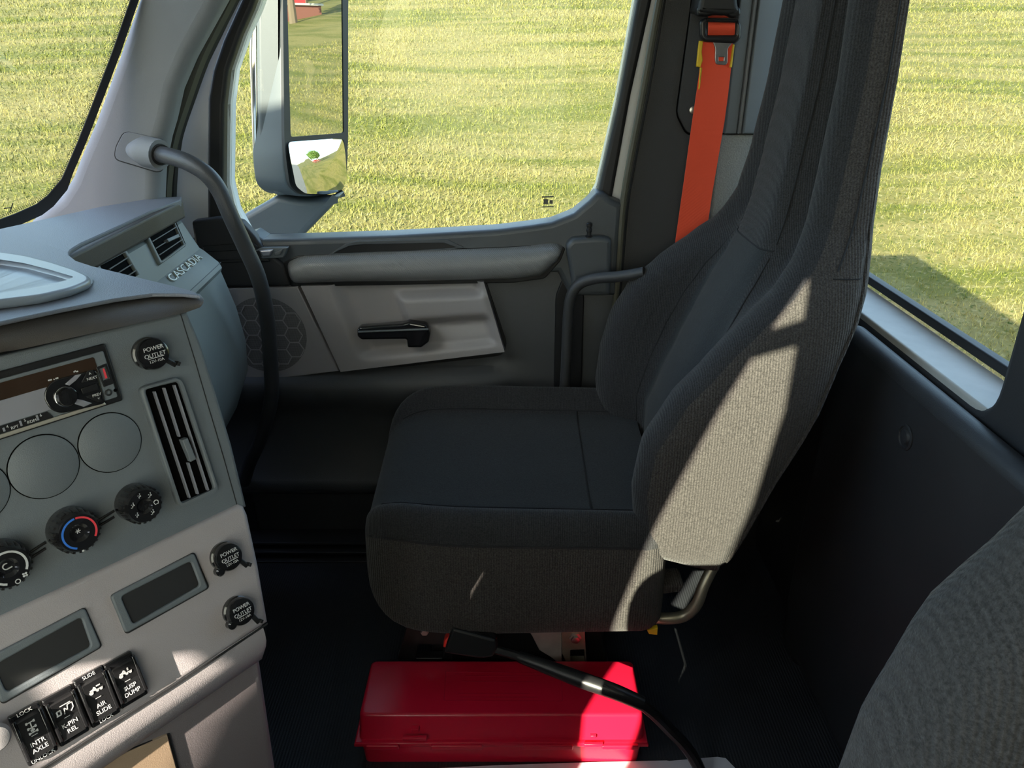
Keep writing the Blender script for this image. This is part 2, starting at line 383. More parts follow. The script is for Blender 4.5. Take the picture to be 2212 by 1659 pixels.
# ---- passenger door
door = empty('door_1', (0, DY, ZF), 'dark passenger door with grey inset panel and large window', 'door', kind='structure')
frame_out = FG.qs([(545, -45), (538, 0), (499, 86), (477, 150), (467, 209), (465, 336), (465, 470), (560, 545), (1330, 520), (1345, 440), (1317, 416), (1356, 200), (1400, 0), (1425, -130), (1420, -290), (640, -300), (575, -130)], 0)
plate('window_seal', FG, [frame_out, win], 0, .050, M['rubber'], door, .008)
plate('glass', FG, win, -.004, .0, M['glass'], door)
opening = FG.qs([(500, -40), (524, 0), (462, 123), (424, 209), (398, 299), (387, 374), (380, 500), (470, 560), (1330, 540), (1352, 416), (1395, 200), (1433, 0), (1460, -150), (1440, -330), (600, -340)], -.01)
plate('painted_frame', FG, [opening, win], -.03, .030, M['white'], door, .004)
plate('outer_skin', FG, FG.qs([(380, 520), (1352, 500), (1340, 1150), (380, 1170)], 0), -.055, -.03, M['white'], door, .005)
# thin print in the glass corner and reflections are left to the renderer
join_plates('glass_mark', [(FG, FG.qs([(1170, 424), (1196, 423), (1196, 426), (1170, 427)]), .0005, .001), (FG, FG.qs([(1170, 446), (1196, 445), (1196, 447), (1170, 448)]), .0005, .001),
    (FG, FG.qs([(1174, 430), (1184, 430), (1184, 441), (1174, 441)]), .0005, .001), (FG, FG.qs([(1187, 432), (1194, 432), (1194, 440), (1187, 440)]), .0005, .001)], M['olive'], door)
# main dark panel: a sweep of a profile in (y offset, z) along x
def z_at(x, y, Y): return AY(x, y, Y).z
prof = [(.060, .865), (.035, .855), (.010, .825), (0.0, .80), (0.0, .60), (.0, .575), (-.035, .555), (-.045, .535), (-.040, .50), (-.015, .47), (-.005, .44), (-.005, .30), (-.022, .285), (-.030, .262), (-.020, .245), (0.0, .235), (.01, .10), (.01, .085)]
xs = np.linspace(AY(372, 560, DY).x, AY(1337, 570, DY).x, 24)
V = []
for i, x in enumerate(xs):
    fade = min(1, max(0, (AY(1135, 770, DY).x - x) / .10))
    for (yo, z) in prof:
        yy = yo if yo > 0 else yo * (fade if z > .4 else 1)
        V.append((x, DY + yy, z))
    V.append((x, DY + .06, .085))
n = len(prof) + 1; F = []
for i in range(len(xs) - 1):
    for j in range(n):
        a = i * n + j; b = i * n + (j + 1) % n; F.append((a, b, b + n, a + n))
F += [tuple(range(n - 1, -1, -1)), tuple(range((len(xs) - 1) * n, len(xs) * n))]
mesh_ob('lower_panel', V, F, M['door'], door, smooth=50)
# upper sill trim rising at both ends
up = FD.qs([(566, 519), (643, 517), (851, 510), (1073, 497), (1147, 488), (1192, 481), (1240, 462), (1272, 435), (1288, 418), (1306, 419), (1320, 430), (1345, 441), (1340, 505), (1332, 640), (1230, 640), (1205, 590), (700, 590), (480, 590), (470, 530), (545, 505)], .02)
plate('sill_trim', FD, up, -.05, .02, M['doortop'], door, .012, seg=3)
plate('grab_recess', FD, round_poly(FD.qs([(713, 550), (752, 530), (770, 526), (960, 522), (995, 536), (906, 543)], .0215), .004), .0195, .0215, M['black'], door, .0008)
join_plates('recess_rim', [(FD, [round_poly(FD.qs([(706, 553), (748, 526), (770, 521), (965, 517), (1006, 536), (906, 546)], .024), .006), round_poly(FD.qs([(719, 548), (754, 532), (772, 529), (958, 525), (986, 535), (906, 541)], .024), .004)], .019, .0235, .0015)], M['doortop'], door)
# black corner block behind the grab handle
mb = plate('mirror_corner', FD, round_poly(FD.qs([(413, 478), (470, 471), (520, 478), (548, 508), (568, 535), (612, 572), (628, 618), (470, 622), (425, 560)], .03), .006), .0, .030, M['chard'], door, .006)
join_plates('corner_step', [(FD, round_poly(FD.qs([(436, 532), (545, 524), (556, 532), (556, 540), (440, 545)], .034), .003), .028, .034, .002),
    (FD, round_poly(FD.qs([(452, 563), (580, 560), (583, 566), (455, 569)], .034), .002), .028, .034, .002)], M['rubber'], door)
wsw = plate('window_switch', FD, round_poly(FD.qs([(548, 542), (562, 536), (622, 535), (612, 557), (566, 559)], .036), .003), .018, .036, M['char'], door, .002)
plate('switch_rocker', FD, round_poly(FD.qs([(560, 541), (590, 539), (584, 553), (568, 554)], .040), .002), .034, .042, M['silver'], wsw, .003)
plate('switch_rocker', FD, round_poly(FD.qs([(592, 545), (612, 537), (606, 551), (592, 553)], .040), .002), .034, .040, M['char'], wsw, .002)
plate('switch_shadow_gap', FD, FD.qs([(549, 543), (560, 541), (566, 556), (556, 556)], .0365), .0355, .0366, M['black'], wsw)
# weave-pattern armrest strip, bulged
def bulge(name, fr, top, bot, h, m, parent, nu=40, nv=10, back=.005, power=.5):
    """rounded strip between a top and a bottom pixel line"""
    T = [Vector(p) for p in fr.qs(top, h * .9)]; B = [Vector(p) for p in fr.qs(bot, h * .5)]
    def samp(P, t):
        L = [0]
        for i in range(1, len(P)): L.append(L[-1] + (P[i] - P[i - 1]).length)
        s = t * L[-1]
        for i in range(1, len(P)):
            if s <= L[i] or i == len(P) - 1: f = (s - L[i - 1]) / max(L[i] - L[i - 1], 1e-9); return P[i - 1].lerp(P[i], f)
    V = []; F = []
    for i in range(nu + 1):
        t = i / nu; a = samp(T, t); b = samp(B, t); e = min(1, min(t, 1 - t) * 25) ** .5
        for j in range(nv + 1):
            s = j / nv; p = a.lerp(b, s); k = max(0, 1 - abs(2 * s - 1) ** 2.4) ** power
            V.append(fr.w(p.x, p.y, back + (h - back) * k * (.35 + .65 * e)))
    for i in range(nu):
        for j in range(nv):
            a = i * (nv + 1) + j; F.append((a, a + 1, a + nv + 2, a + nv + 1))
    k0 = len(V)
    rim = [i * (nv + 1) for i in range(nu + 1)] + [nu * (nv + 1) + j for j in range(1, nv + 1)] + [i * (nv + 1) + nv for i in range(nu - 1, -1, -1)] + [j for j in range(nv - 1, 0, -1)]
    for r in rim: V.append(V[r] - fr.n * (back + .004))
    for i in range(len(rim)):
        j = (i + 1) % len(rim); F.append((rim[i], rim[j], k0 + j, k0 + i))
    return mesh_ob(name, V, F, m, parent, smooth=60)
bulge('armrest_strip', FD, [(610, 571), (643, 556), (906, 543), (1088, 537), (1199, 530), (1217, 537)], [(628, 616), (750, 612), (906, 611), (1110, 607), (1173, 598), (1207, 562), (1217, 540)], .052, M['carbon'], door)
plate('strip_gap', FD, round_poly(FD.qs([(606, 570), (640, 553), (906, 540), (1088, 534), (1202, 527), (1222, 536), (1211, 564), (1177, 602), (1112, 611), (906, 615), (628, 620)], .022), .006), .0, .022, M['black'], door, .002)
# grey inset with moulded recess and ledge
def quadpatch(name, fr, c4, hf, m, parent, nu=60, nv=40, back=0.0):
    TL, TR, BR, BL = [Vector(p) for p in fr.qs(c4, .030)]
    V = []; F = []
    for j in range(nv + 1):
        for i in range(nu + 1):
            s, t = i / nu, j / nv; p = (TL.lerp(TR, s)).lerp(BL.lerp(BR, s), t); V.append(fr.w(p.x, p.y, hf(s, t)))
    for j in range(nv):
        for i in range(nu): a = j * (nu + 1) + i; F.append((a, a + nu + 1, a + nu + 2, a + 1))
    rim = [i for i in range(nu + 1)] + [j * (nu + 1) + nu for j in range(1, nv + 1)] + [nv * (nu + 1) + i for i in range(nu - 1, -1, -1)] + [j * (nu + 1) for j in range(nv - 1, 0, -1)]
    k0 = len(V)
    for r in rim:
        v = V[r]; V.append(v - fr.n * ((v - fr.o).dot(fr.n) - back))
    for i in range(len(rim)): j = (i + 1) % len(rim); F.append((rim[j], rim[i], k0 + i, k0 + j))
    return mesh_ob(name, V, F, m, parent, smooth=50)
def sstep(a, b, x): t = min(1, max(0, (x - a) / (b - a))); return t * t * (3 - 2 * t)
def inset_h(s, t):
    h = .031
    rec = sstep(.13, .24, s + .0 * t) * (1 - sstep(.80, .92, t)) * (1 - sstep(.93, .99, s)) * sstep(-.3, .05, t)
    h -= .022 * rec                                               # moulded hollow
    led = sstep(.47, .53, s) * (1 - sstep(.93, 1.0, s)) * sstep(.10, .22, t) * (1 - sstep(.40, .60, t))
    h += .026 * led
    low = sstep(.55, .75, s) * sstep(.55, .8, t); h += .008 * low * rec
    return max(h, .007)
quadpatch('inset_panel', FD, [(650, 618), (1045, 609), (1090, 760), (736, 803)], inset_h, M['doorbeige'], door)
plate('inset_gap', FD, round_poly(FD.qs([(640, 612), (1049, 604), (1095, 740), (1088, 765), (1072, 770), (736, 808), (508, 836), (478, 620)], .004), .01), -.002, .004, M['black'], door, .001)
# speaker cover: field of fine perforation and raised honeycomb bars
spk = plate('speaker_cover', FD, FD.qs([(478, 624), (643, 620), (732, 802), (602, 818), (505, 830)], .028), .002, .028, M['doorbeige'], door, .003)
sc = Vector(FD.q(576, 724, .0285)); sr = (Vector(FD.q(662, 724, .0285)) - sc).length
M['perf'] = mat('perforated_plastic', (.15, .145, .145), .6)
Tn = M['perf'].node_tree; vo = Tn.nodes.new('ShaderNodeTexVoronoi'); vo.inputs['Scale'].default_value = 420; vo.inputs['Randomness'].default_value = .0
tcn = Tn.nodes.new('ShaderNodeTexCoord'); Tn.links.new(tcn.outputs['Object'], vo.inputs['Vector']); rp = Tn.nodes.new('ShaderNodeMapRange')
rp.inputs[1].default_value = .25; rp.inputs[2].default_value = .45; Tn.links.new(vo.outputs['Distance'], rp.inputs[0]); mxn = Tn.nodes.new('ShaderNodeMix'); mxn.data_type = 'RGBA'
mxn.inputs[6].default_value = (.035, .034, .034, 1); mxn.inputs[7].default_value = (.20, .195, .20, 1); Tn.links.new(rp.outputs[0], mxn.inputs[0]); Tn.links.new(mxn.outputs[2], Tn.nodes['Principled BSDF'].inputs['Base Color'])
plate('perforated_disc', FD, circ(sc, sr, 48), .027, .0286, M['perf'], spk)
hexs = []; R_ = sr * .225
for i in range(-6, 7):
    for j in range(-6, 7):
        c = sc + Vector((i * R_ * 1.5, (j + (i % 2) * .5) * R_ * math.sqrt(3)))
        pts = [c + Vector((math.cos(k * math.pi / 3), math.sin(k * math.pi / 3))) * R_ for k in range(6)]
        for k in range(3):
            a, b = pts[k], pts[k + 1]
            if (a - sc).length < sr * 1.0 and (b - sc).length < sr * 1.0: hexs.append((FD, bar(a, b, .0022), .0283, .0298))
join_plates('honeycomb', hexs, M['doorbeige'], spk)
# pull handle
hd = plate('door_handle', FD, round_poly(FD.qs([(771, 712), (777, 707), (870, 700), (884, 696), (920, 702), (930, 720), (926, 740), (910, 752), (880, 752), (878, 734), (780, 735), (771, 727)], .050), .004), .024, .050, M['gloss'], door, .006, seg=4)
tube('handle_ridge', [FD.P(774, 717, .051), FD.P(850, 714, .053), FD.P(925, 711, .051)], .0022, M['char'], hd)
plate('handle_pivot', FD, circ(FD.q(904, 728, .024), .016, 24), .004, .030, M['black'], hd, .003)
# lock knob
lk = FD.q(1272, 514, .034); plate('sill_ledge', FD, round_poly(FD.qs([(1222, 532), (1236, 516), (1300, 512), (1322, 518), (1318, 640), (1240, 640)], .046), .008), .0, .046, M['doortop'], door, .010, seg=4); fl = Frame(FD.w(lk[0], lk[1] , .034) , (1, 0, 0), (0, 1, 0))
rev('lock_knob', fl, (0, 0), [(.008, 0), (.008, .004), (.0045, .006), (.0045, .012), (.006, .014), (.006, .018), (.0045, .020), (.0045, .023), (.0062, .025), (.0062, .030), (.004, .032)], M['black'], door, 16)
# outer belt line rubber and step sill
for k, z in enumerate((.135, .120, .105, .092)):
    box('sill_rib', (-.75, DY - .05 + k * -.012, z - .02 - k * .004), (.30, DY + .012, z - .012 - k * .004), M['chard'], door, .002)
# body opening seals around the door, white body strip
def strip(name, fr, left, right, h0, h1, m, parent=None, bevel=.003, **k):
    return plate(name, fr, fr.qs(left, h1) + fr.qs(right, h1)[::-1], h0, h1, m, parent, bevel, **k)
FS = Frame((0, DY - .005, 0), (1, 0, 0), (0, 0, 1))
seal = empty('door_seal', (-.7, DY, .9), 'ribbed rubber seal around the passenger door opening', 'seal')
def ribbon(name, px, Y, r, m, parent): return tube(name, [AY(x, y, Y) for x, y in px], r, m, parent, n=8)
ribbon('front_bead', [(610, -260), (545, -90), (503, 0), (448, 110), (411, 209), (382, 299), (372, 380), (369, 470)], DY - .02, .011, M['rubber'], seal)
ribbon('front_lip', [(590, -260), (528, -90), (487, 0), (432, 110), (396, 209), (368, 299), (355, 380), (350, 470)], DY - .045, .017, M['olive'], seal)
ribbon('rear_bead', [(1475, -260), (1450, -110), (1424, 0), (1387, 209), (1349, 416), (1337, 560), (1325, 720), (1318, 900)], DY - .012, .007, M['olive'], seal)
ribbon('rear_lip', [(1484, -260), (1458, -110), (1433, 0), (1396, 209), (1357, 416), (1343, 560), (1331, 720), (1324, 900)], DY - .008, .005, M['rubber'], seal)
# ---- right side wall behind the door (B pillar)
wr = tag(plate('wall_right', FS, FS.qs([(1480, -300), (1435, 0), (1398, 209), (1358, 416), (1342, 579), (1325, 830), (1305, 1250), (1622, 1250), (1865, -300)]), -.07, .0, M['bpil'], None, .006), 'dark moulded side wall behind the passenger door', 'wall', kind='structure')
tag(box('wall_right', (-1.15, DY + .0, ZF), (-.64, DY + .07, .86), M['chard']), 'dark side wall ahead of the passenger door', 'wall', kind='structure')
cov = empty('retractor_cover', FS.P(1520, 280, .004), 'dark brown belt slot cover on the side pillar behind the orange belt', 'cover')
plate('cover_plate', FS, round_poly(FS.qs([(1502, -120), (1496, 0), (1463, 246), (1485, 289), (1572, 286), (1600, -120)], .006), .012), .0, .006, M['bpil'], cov, .002)
plate('cover_gap', FS, round_poly(FS.qs([(1499, -125), (1493, 0), (1459, 247), (1482, 293), (1575, 290), (1603, -125)], .002), .014), -.001, .002, M['void'], cov)
rev('cover_screw', FS, FS.q(1497, 238, .007), [(.007, .005), (.007, .008), (.004, .009)], M['metal'], cov, 14)
vt = empty('pillar_trim', AY(1590, 290, DY - .04), 'vertical ridged corner trim beside the orange belt', 'trim')
for k, (a, b, c_, d, m) in enumerate([((1606, -60), (1566, 289), (1592, 289), (1634, -60), 'char'), ((1637, -60), (1595, 289), (1602, 289), (1645, -60), 'pillar'), ((1648, -60), (1605, 289), (1680, 289), (1720, -60), 'char')]):
    plate('trim_ridge', FS, FS.qs([a, b, c_, d], .03 + .006 * k), 0, .03 + .006 * k, M[m], vt, .003)
plate('lower_panel', FS, round_poly(FS.qs([(1552, 292), (1700, 290), (1720, 640), (1520, 640)], .028), .006), 0, .028, M['text_panel'], wr, .004)
# ---- back wall with rear window
winb = round_poly([FW.q(*p) for p in ((1800, 640), )] , 0)
sz = AX(2180, 830, XW).z; yl = 1.50; yr = AX(2180, 830, XW).y
sz = .818; yr = .945
ob_ = [(-1.585, sz - .017), (-yr + .05, sz - .017), (-yr + .05, 1.60), (-1.585, 1.60)]
def wl(p, r=.05): return round_poly(p, r, 7)
wb = tag(plate('wall_back', FW, [[(-DY - .06, ZF - .02), (-YL + .06, ZF - .02), (-YL + .06, 1.75), (-DY - .06, 1.75)], wl(ob_)], -.06, 0, M['chard'], None, .012, smooth=40), 'dark moulded back wall of the cab under the rear window', 'wall', kind='structure')
w3 = empty('window_2', (XW + .08, 1.1, sz), 'rear cab window with pale sill and black gasket', 'window', kind='structure')
box('window_sill', (XW + .004, yr - .06, sz - .05), (XW + .085, DY - .03, sz - .010), M['sill'], w3, .004)
box('gasket', (XW + .082, yr - .10, sz - .006), (XW + .10, DY, sz + .010), M['rubber'], w3, .003)
box('gasket', (XW + .082, yr - .10, 1.60), (XW + .10, DY, 1.62), M['rubber'], w3, .003)
box('gasket', (XW + .082, yr - .07, sz), (XW + .10, yr - .055, 1.61), M['rubber'], w3, .003)
box('glass', (XW + .088, yr - .09, sz), (XW + .092, DY, 1.6), M['glass'], w3)
pan = empty('back_wall_cover', (XW - .03, .9, ZF), 'dark smooth moulded cover with a round plug on the back wall', 'cover')
FW2 = Frame((XW - .04, 0, 0), (0, -1, 0), (0, 0, 1))
cp = FW2.qs([(1778, 870), (1752, 1000), (1722, 1150), (1694, 1300), (1680, 1420), (1668, 1560), (1666, 1700)])
plate('cover_shell', FW2, round_poly(cp + [(cp[-1][0], ZF + .01), (.2, ZF + .01), (.2, .80), (cp[0][0] + .02, .80)], .02), -.04, 0, M['chard'], pan, .02, seg=5)
rev('plug', FW2, FW2.q(1956, 944, .001), [(.020, 0), (.020, .002), (.017, .003), (.016, .001), (.012, .001), (.010, .004), (.004, .0055)], M['chard'], pan, 24)
# ---- driver side: unseen wall and door, openings shaped to pass chosen sun patches
wdr = [(a, b) for a, b in win]
FL = Frame((0, YL, 0), (1, 0, 0), (0, 0, 1))
big = [(-.447, 1.66), (-.535, 1.45), (-.625, 1.22), (-.675, 1.02), (-.69, .90), (-.68, .735), (.20, .735), (.24, .90), (.26, 1.66)]
sun_slot = [(-.975, 1.192), (-.920, 1.174), (-.900, 1.140), (-.918, 1.100), (-.931, 1.060), (-.941, 1.005), (-.966, 1.005), (-.960, 1.054), (-.944, 1.094), (-.950, 1.140)]  # added hole in the wall that lets sun onto the switch panel
tag(plate('wall_left', FL, [[(-1.15, ZF), (XW + .1, ZF), (XW + .1, 1.765), (-1.12, 1.765), (-1.15, .97)], big, sun_slot], 0, .006, M['chard'], None, 0), 'dark driver side wall and door, extended forward and pierced to shape the sunlight', 'wall', kind='structure')
w4 = tag(plate('window_3', FL, big, .010, .014, M['glass'], None), 'driver door window pane', 'window', kind='structure')
g1 = [(-.447, 1.70), (-.70, 1.70), (-.70, 1.565), (-.50, 1.565), (-.432, 1.59), (-.435, 1.63)]
g2_ = [(-.70, 1.52), (-.51, 1.52), (-.434, 1.545), (-.434, 1.44), (-.462, 1.27), (-.500, 1.13), (-.575, .92), (-.603, .70), (-.70, .70)]
shade = [(-.72, .69), (.27, .69), (.285, 1.71), (-.72, 1.71)]  # outline of an added unseen sheet; its gaps shape the sun patches
csh = plate_data(Frame((0, YL + .004, 0), (1, 0, 0), (0, 0, 1)), [shade, g1, g2_], 0, .0002); bmv = [v.co.copy() for v in csh.vertices]
front = [p for p in csh.polygons if p.normal.y < -.9]
tag(mesh_ob('sun_mask', bmv, [tuple(p.vertices) for p in front], M['sun_mask'], smooth=0), 'added translucent sheet over the driver door window, cut to shape the sun patches', 'sun_mask')

# ------------------------------------------------------------------ A pillar and windshield
FK = Frame((0, 1.45, 0), (1, 0, 0), (0, 0, 1))
tr = empty('trim_1', (-.7, 1.45, .95), 'grey windshield pillar trim carrying the grab handle', 'trim', kind='structure')
Lp = [(395, -240), (340, -110), (293, 0), (255, 110), (200, 262), (165, 345), (150, 385), (125, 425), (95, 450), (60, 480), (60, 560)]
Rp = [(590, -240), (525, -95), (477, 0), (409, 123), (379, 194), (364, 262), (353, 299), (341, 359), (338, 430), (338, 520)]
plate('pillar_shell', FK, FK.qs(Lp, .0) + FK.qs(Rp, .0)[::-1], -.06, 0, M['pillar'], tr, .022, seg=5)
FK2 = Frame((0, 1.50, 0), (1, 0, 0), (0, 0, 1))
tag(plate('trim_2', FK2, FK2.qs([(420, -240), (365, -110), (330, 0), (240, 262), (180, 420), (150, 520), (325, 520), (322, 420), (338, 299), (376, 180), (452, 20), (512, -110), (570, -240)]), -.14, -.02, M['chard'], None, .01), 'dark pillar structure behind the grey pillar trim', 'trim', kind='structure')
# windshield plane through measured points of the frit edge
wA = AY(293, 0, 1.45); wB = AY(0, 490, 1.22)
wB = Vector((-.835, 1.10, .985)); wD = Vector((-.80, 1.38, .985))
FWS = Frame(wD, (wD - wB).normalized(), (wA - wD))
if FWS.n.x < 0: FWS = Frame(wD, (wB - wD).normalized(), (wA - wD))
ws = empty('window_1', wD, 'windshield with dotted black edge', 'window', kind='structure')
corner = [(300, -20), (293, 0), (255, 110), (215, 215), (180, 305), (150, 375), (140, 400), (110, 436), (85, 455), (40, 475), (0, 490), (-60, 505)]
fe = FWS.qs(corner); gi = FWS.qs([(x - (12 if y < 380 else 8), y - (2 if y < 380 else 14)) for x, y in corner])
sgn = 1 if fe[-1][0] > fe[0][0] else -1
topv = fe[0][1] + .30
far = sgn * 1.75
# frit band
fo = FWS.qs([(x + (5 if y < 380 else 4), y + (1 if y < 380 else 9)) for x, y in corner])
plate('black_border', FWS, fo + gi[::-1], .0, .0015, M['rubber'], ws)
o_ = [Vector(p) for p in gi]
dots = []; cen_ = FWS.q(60, 180)
for row in range(1, 5):
    path = smooth_path([Vector((p[0], p[1], 0)) for p in gi], 10)
    acc = 0; last = path[0]
    step = .0042; off = row * .0032 + .001; s = (row % 2) * step / 2
    for i in range(1, len(path)):
        seg = path[i] - path[i - 1]; L_ = seg.length; t = seg.normalized(); nn = Vector((-t.y, t.x, 0))
        if (nn.x * (cen_[0] - path[i].x) + nn.y * (cen_[1] - path[i].y)) < 0: nn = -nn
        while s < L_:
            c = path[i - 1] + t * s + nn * off
            dots.append((c.x, c.y, .0016 - .00025 * row)); s += step
        s -= L_
V = []; F = []
for (a, b, r) in dots:
    k = len(V); V += [FWS.w(a + r * math.cos(q * math.pi / 3), b + r * math.sin(q * math.pi / 3), .0008) for q in range(6)]; F.append(tuple(range(k, k + 6)))
tag(mesh_ob('dot_border', V, F, M['rubber'], ws, smooth=0), kind='stuff')
bl = FWS.q(0, 494)
gl = fe[1:] + [(far, fe[-1][1] - .01), (far, topv), (fe[0][0] - sgn * 0.02, topv)]
plate('glass', FWS, gl, -.005, -.001, M['glass'], ws)
join_plates('glass_mark', [(FWS, FWS.qs([(7, 449), (24, 447), (24, 449), (7, 451)]), .0005, .001), (FWS, FWS.qs([(20, 457), (26, 438), (28, 438), (22, 457)]), .0005, .001)], M['rubber'], ws)

# ------------------------------------------------------------------ grab handles
def grab(name, mount, pts, Ys, r, label):
    b = AY(*pts[-1], Ys[-1]); e = empty(name, b, label, 'handle')
    tube('bar', [AY(x, y, Y) for (x, y), Y in zip(pts, Ys)], r, M['black_grip'], e, n=16)
    return e
M['black_grip'] = mat('grip_rubber', (.040, .041, .044), .42, grain=.35, gscale=900)
gh = grab('grab_handle', None, [(338, 332), (372, 339), (408, 352), (446, 376), (474, 412), (500, 470), (530, 535), (558, 600), (576, 680), (584, 770), (586, 860), (566, 940), (540, 1000), (528, 1040)],
          [1.42, 1.39, 1.37, 1.36, 1.36, 1.36, 1.37, 1.38, 1.40, 1.42, 1.44, 1.48, 1.53, 1.585], .0145, 'long curved black grab handle from windshield pillar down the door')
plate('mount_plate', FK, [round_poly(FK.qs([(268, 283), (357, 303), (351, 368), (338, 371), (247, 344), (249, 320)], .004), .012)], -.002, .003, M['pillar'], gh, .001)
join_plates('mount_gap', [(FK, [round_poly(FK.qs([(267, 282), (358, 302), (352, 370), (338, 373), (246, 345), (248, 319)], .001), .012), round_poly(FK.qs([(270, 285), (355, 305), (349, 366), (338, 368), (250, 342), (252, 321)], .001), .011)], .0, .0012)], M['rubber'], gh)
Vc, Fc = tube_data([AY(285, 325, 1.455), AY(315, 328, 1.43), AY(346, 334, 1.415)], [.012, .027, .026], 20, 6)
mesh_ob('mount_boss', Vc, Fc, M['pillar'], gh, smooth=60)
tube('collar', [AY(342, 332, 1.417), AY(349, 335, 1.411)], .0185, M['rubber'], gh, n=16, sub=1)
g2 = grab('grab_handle', None, [(1392, 588), (1340, 597), (1285, 602), (1250, 615), (1232, 645), (1226, 700), (1223, 780), (1218, 860), (1214, 940)], [1.50, 1.52, 1.54, 1.55, 1.555, 1.56, 1.565, 1.58, 1.60], .0115, 'bent black grab bar on the door frame beside the seat backrest')
plate('bar_channel', FD, round_poly(FD.qs([(1200, 640), (1216, 600), (1250, 590), (1262, 640), (1256, 850), (1196, 850)], .012), .012), .004, .012, M['black'], g2, .003)

# ------------------------------------------------------------------ outside mirror
M['shell'] = mat('mirror_shell', (.055, .066, .074), .45, grain=.2)
MN = Vector((.90, -.43, 0)).normalized(); MU = Vector((.43, .90, 0)).normalized()
FM = Frame(AY(680, 200, 2.02), MU, (0, 0, 1))
if FM.n.dot(MN) < 0: FM = Frame(FM.o, -MU, (0, 0, 1))
mir = empty('side_mirror', AY(600, 470, 1.90), 'tall grey and chrome side mirror outside the passenger window', 'mirror')
hl = FM.qs([(606, -180), (752, -180), (752, 300), (750, 385), (735, 415), (690, 425), (640, 424), (618, 405), (612, 350)])
plate('housing', FM, round_poly(hl, .03), -.10, .004, M['shell'], mir, .010, seg=4)
FM2 = Frame(FM.o, FM.u, FM.v)
glassf = round_poly(FM.qs([(613, -170), (738, -170), (743, 288), (625, 297)], .009), .008)
plate('flat_glass', FM, glassf, .004, .009, M['mirror'], mir)
plate('glass_border', FM, [round_poly(FM.qs([(607, -175), (750, -175), (750, 296), (747, 388), (733, 414), (690, 421), (645, 420), (624, 402), (614, 330), (612, 298)], .008), .014),
    round_poly(FM.qs([(614, -168), (736, -168), (741, 287), (626, 296)], .008), .008), round_poly(FM.qs([(618, 309), (742, 300), (742, 385), (728, 408), (690, 415), (648, 414), (630, 398), (622, 340)], .008), .014)], .003, .011, M['rubber'], mir)
# convex lower glass
cvb = round_poly(FM.qs([(617, 306), (744, 298), (744, 388), (730, 411), (690, 418), (646, 417), (628, 401), (619, 345)], .008), .012)
cc_ = Vector((sum(p[0] for p in cvb) / len(cvb), sum(p[1] for p in cvb) / len(cvb))); Rc = .42; V = [FM.w(cc_.x, cc_.y, 0)]; hs = [0.0]; nb = len(cvb)
for k in range(1, 13):
    for p in cvb:
        q = cc_.lerp(Vector(p), k / 12); d2 = (q - cc_).length_squared; V.append(FM.w(q.x, q.y, 0)); hs.append(math.sqrt(Rc * Rc - d2) - Rc)
mn = min(hs); V = [v + FM.n * (h - mn + .0075) for v, h in zip(V, hs)]
F = [(0, 1 + i, 1 + (i + 1) % nb) for i in range(nb)] + [(1 + k * nb + i, 1 + (k + 1) * nb + i, 1 + (k + 1) * nb + (i + 1) % nb, 1 + k * nb + (i + 1) % nb) for k in range(11) for i in range(nb)]
mesh_ob('convex_glass', V, F, M['mirror'], mir, smooth=180)
# housing front body, bulging forwards (seen edge on to the left) and chrome shell
FMs = Frame((0, 1.93, 0), (1, 0, 0), (0, 0, 1))
plate('housing_side', FMs, round_poly(FMs.qs([(560, -200), (612, -200), (612, 330), (618, 385), (634, 420), (598, 425), (570, 395), (556, 330), (552, 60)]), .006), -.10, .0, M['shell'], mir, .012, seg=4)
plate('chrome_shell', FMs, round_poly(FMs.qs([(548, -200), (562, -200), (556, 60), (558, 320), (572, 400), (556, 385), (542, 340), (535, 120), (538, 40)]), .006), -.09, -.006, M['chrome'], mir, .008, seg=4)
plate('mirror_arm', FMs, round_poly(FMs.qs([(500, 480), (590, 428), (640, 437), (700, 437), (728, 428), (700, 462), (650, 513), (600, 560), (540, 545)]), .01), -.12, -.03, M['doortop'], mir, .015, seg=3)

# ------------------------------------------------------------------ dashboard
dash = empty('dashboard', (-.6, .9, ZF), 'grey truck dashboard with angled centre stack of radio, vents and switches', 'dashboard')
top = [(434, 650), (432, 638), (420, 629), (380, 618), (329, 606), (260, 589), (202, 575), (165, 563), (150, 551), (149, 545), (154, 538), (175, 525), (228, 501), (280, 477), (329, 454), (390, 431), (392, 424), (329, 428), (218, 446), (110, 470), (0, 494), (-160, 530)]
tq = FH.qs(top)
lipq = FH.qs([(-200, 748), (0, 695), (127, 668), (253, 644), (329, 634), (392, 634), (428, 637)])
edgeA = FH.qs(top[1:10])
plate('top_pad', FH, edgeA + [FH.q(0, 494), FH.q(-160, 545), (-.50, -.60)] + lipq[:-1], -.004, 0, M['dash'], dash, .0018, seg=3)
plate('top_pad', FHB, FHB.qs(top[9:] [:-1] + [(-160, 545)]) , -.013, 0, M['dash'], dash, .002)
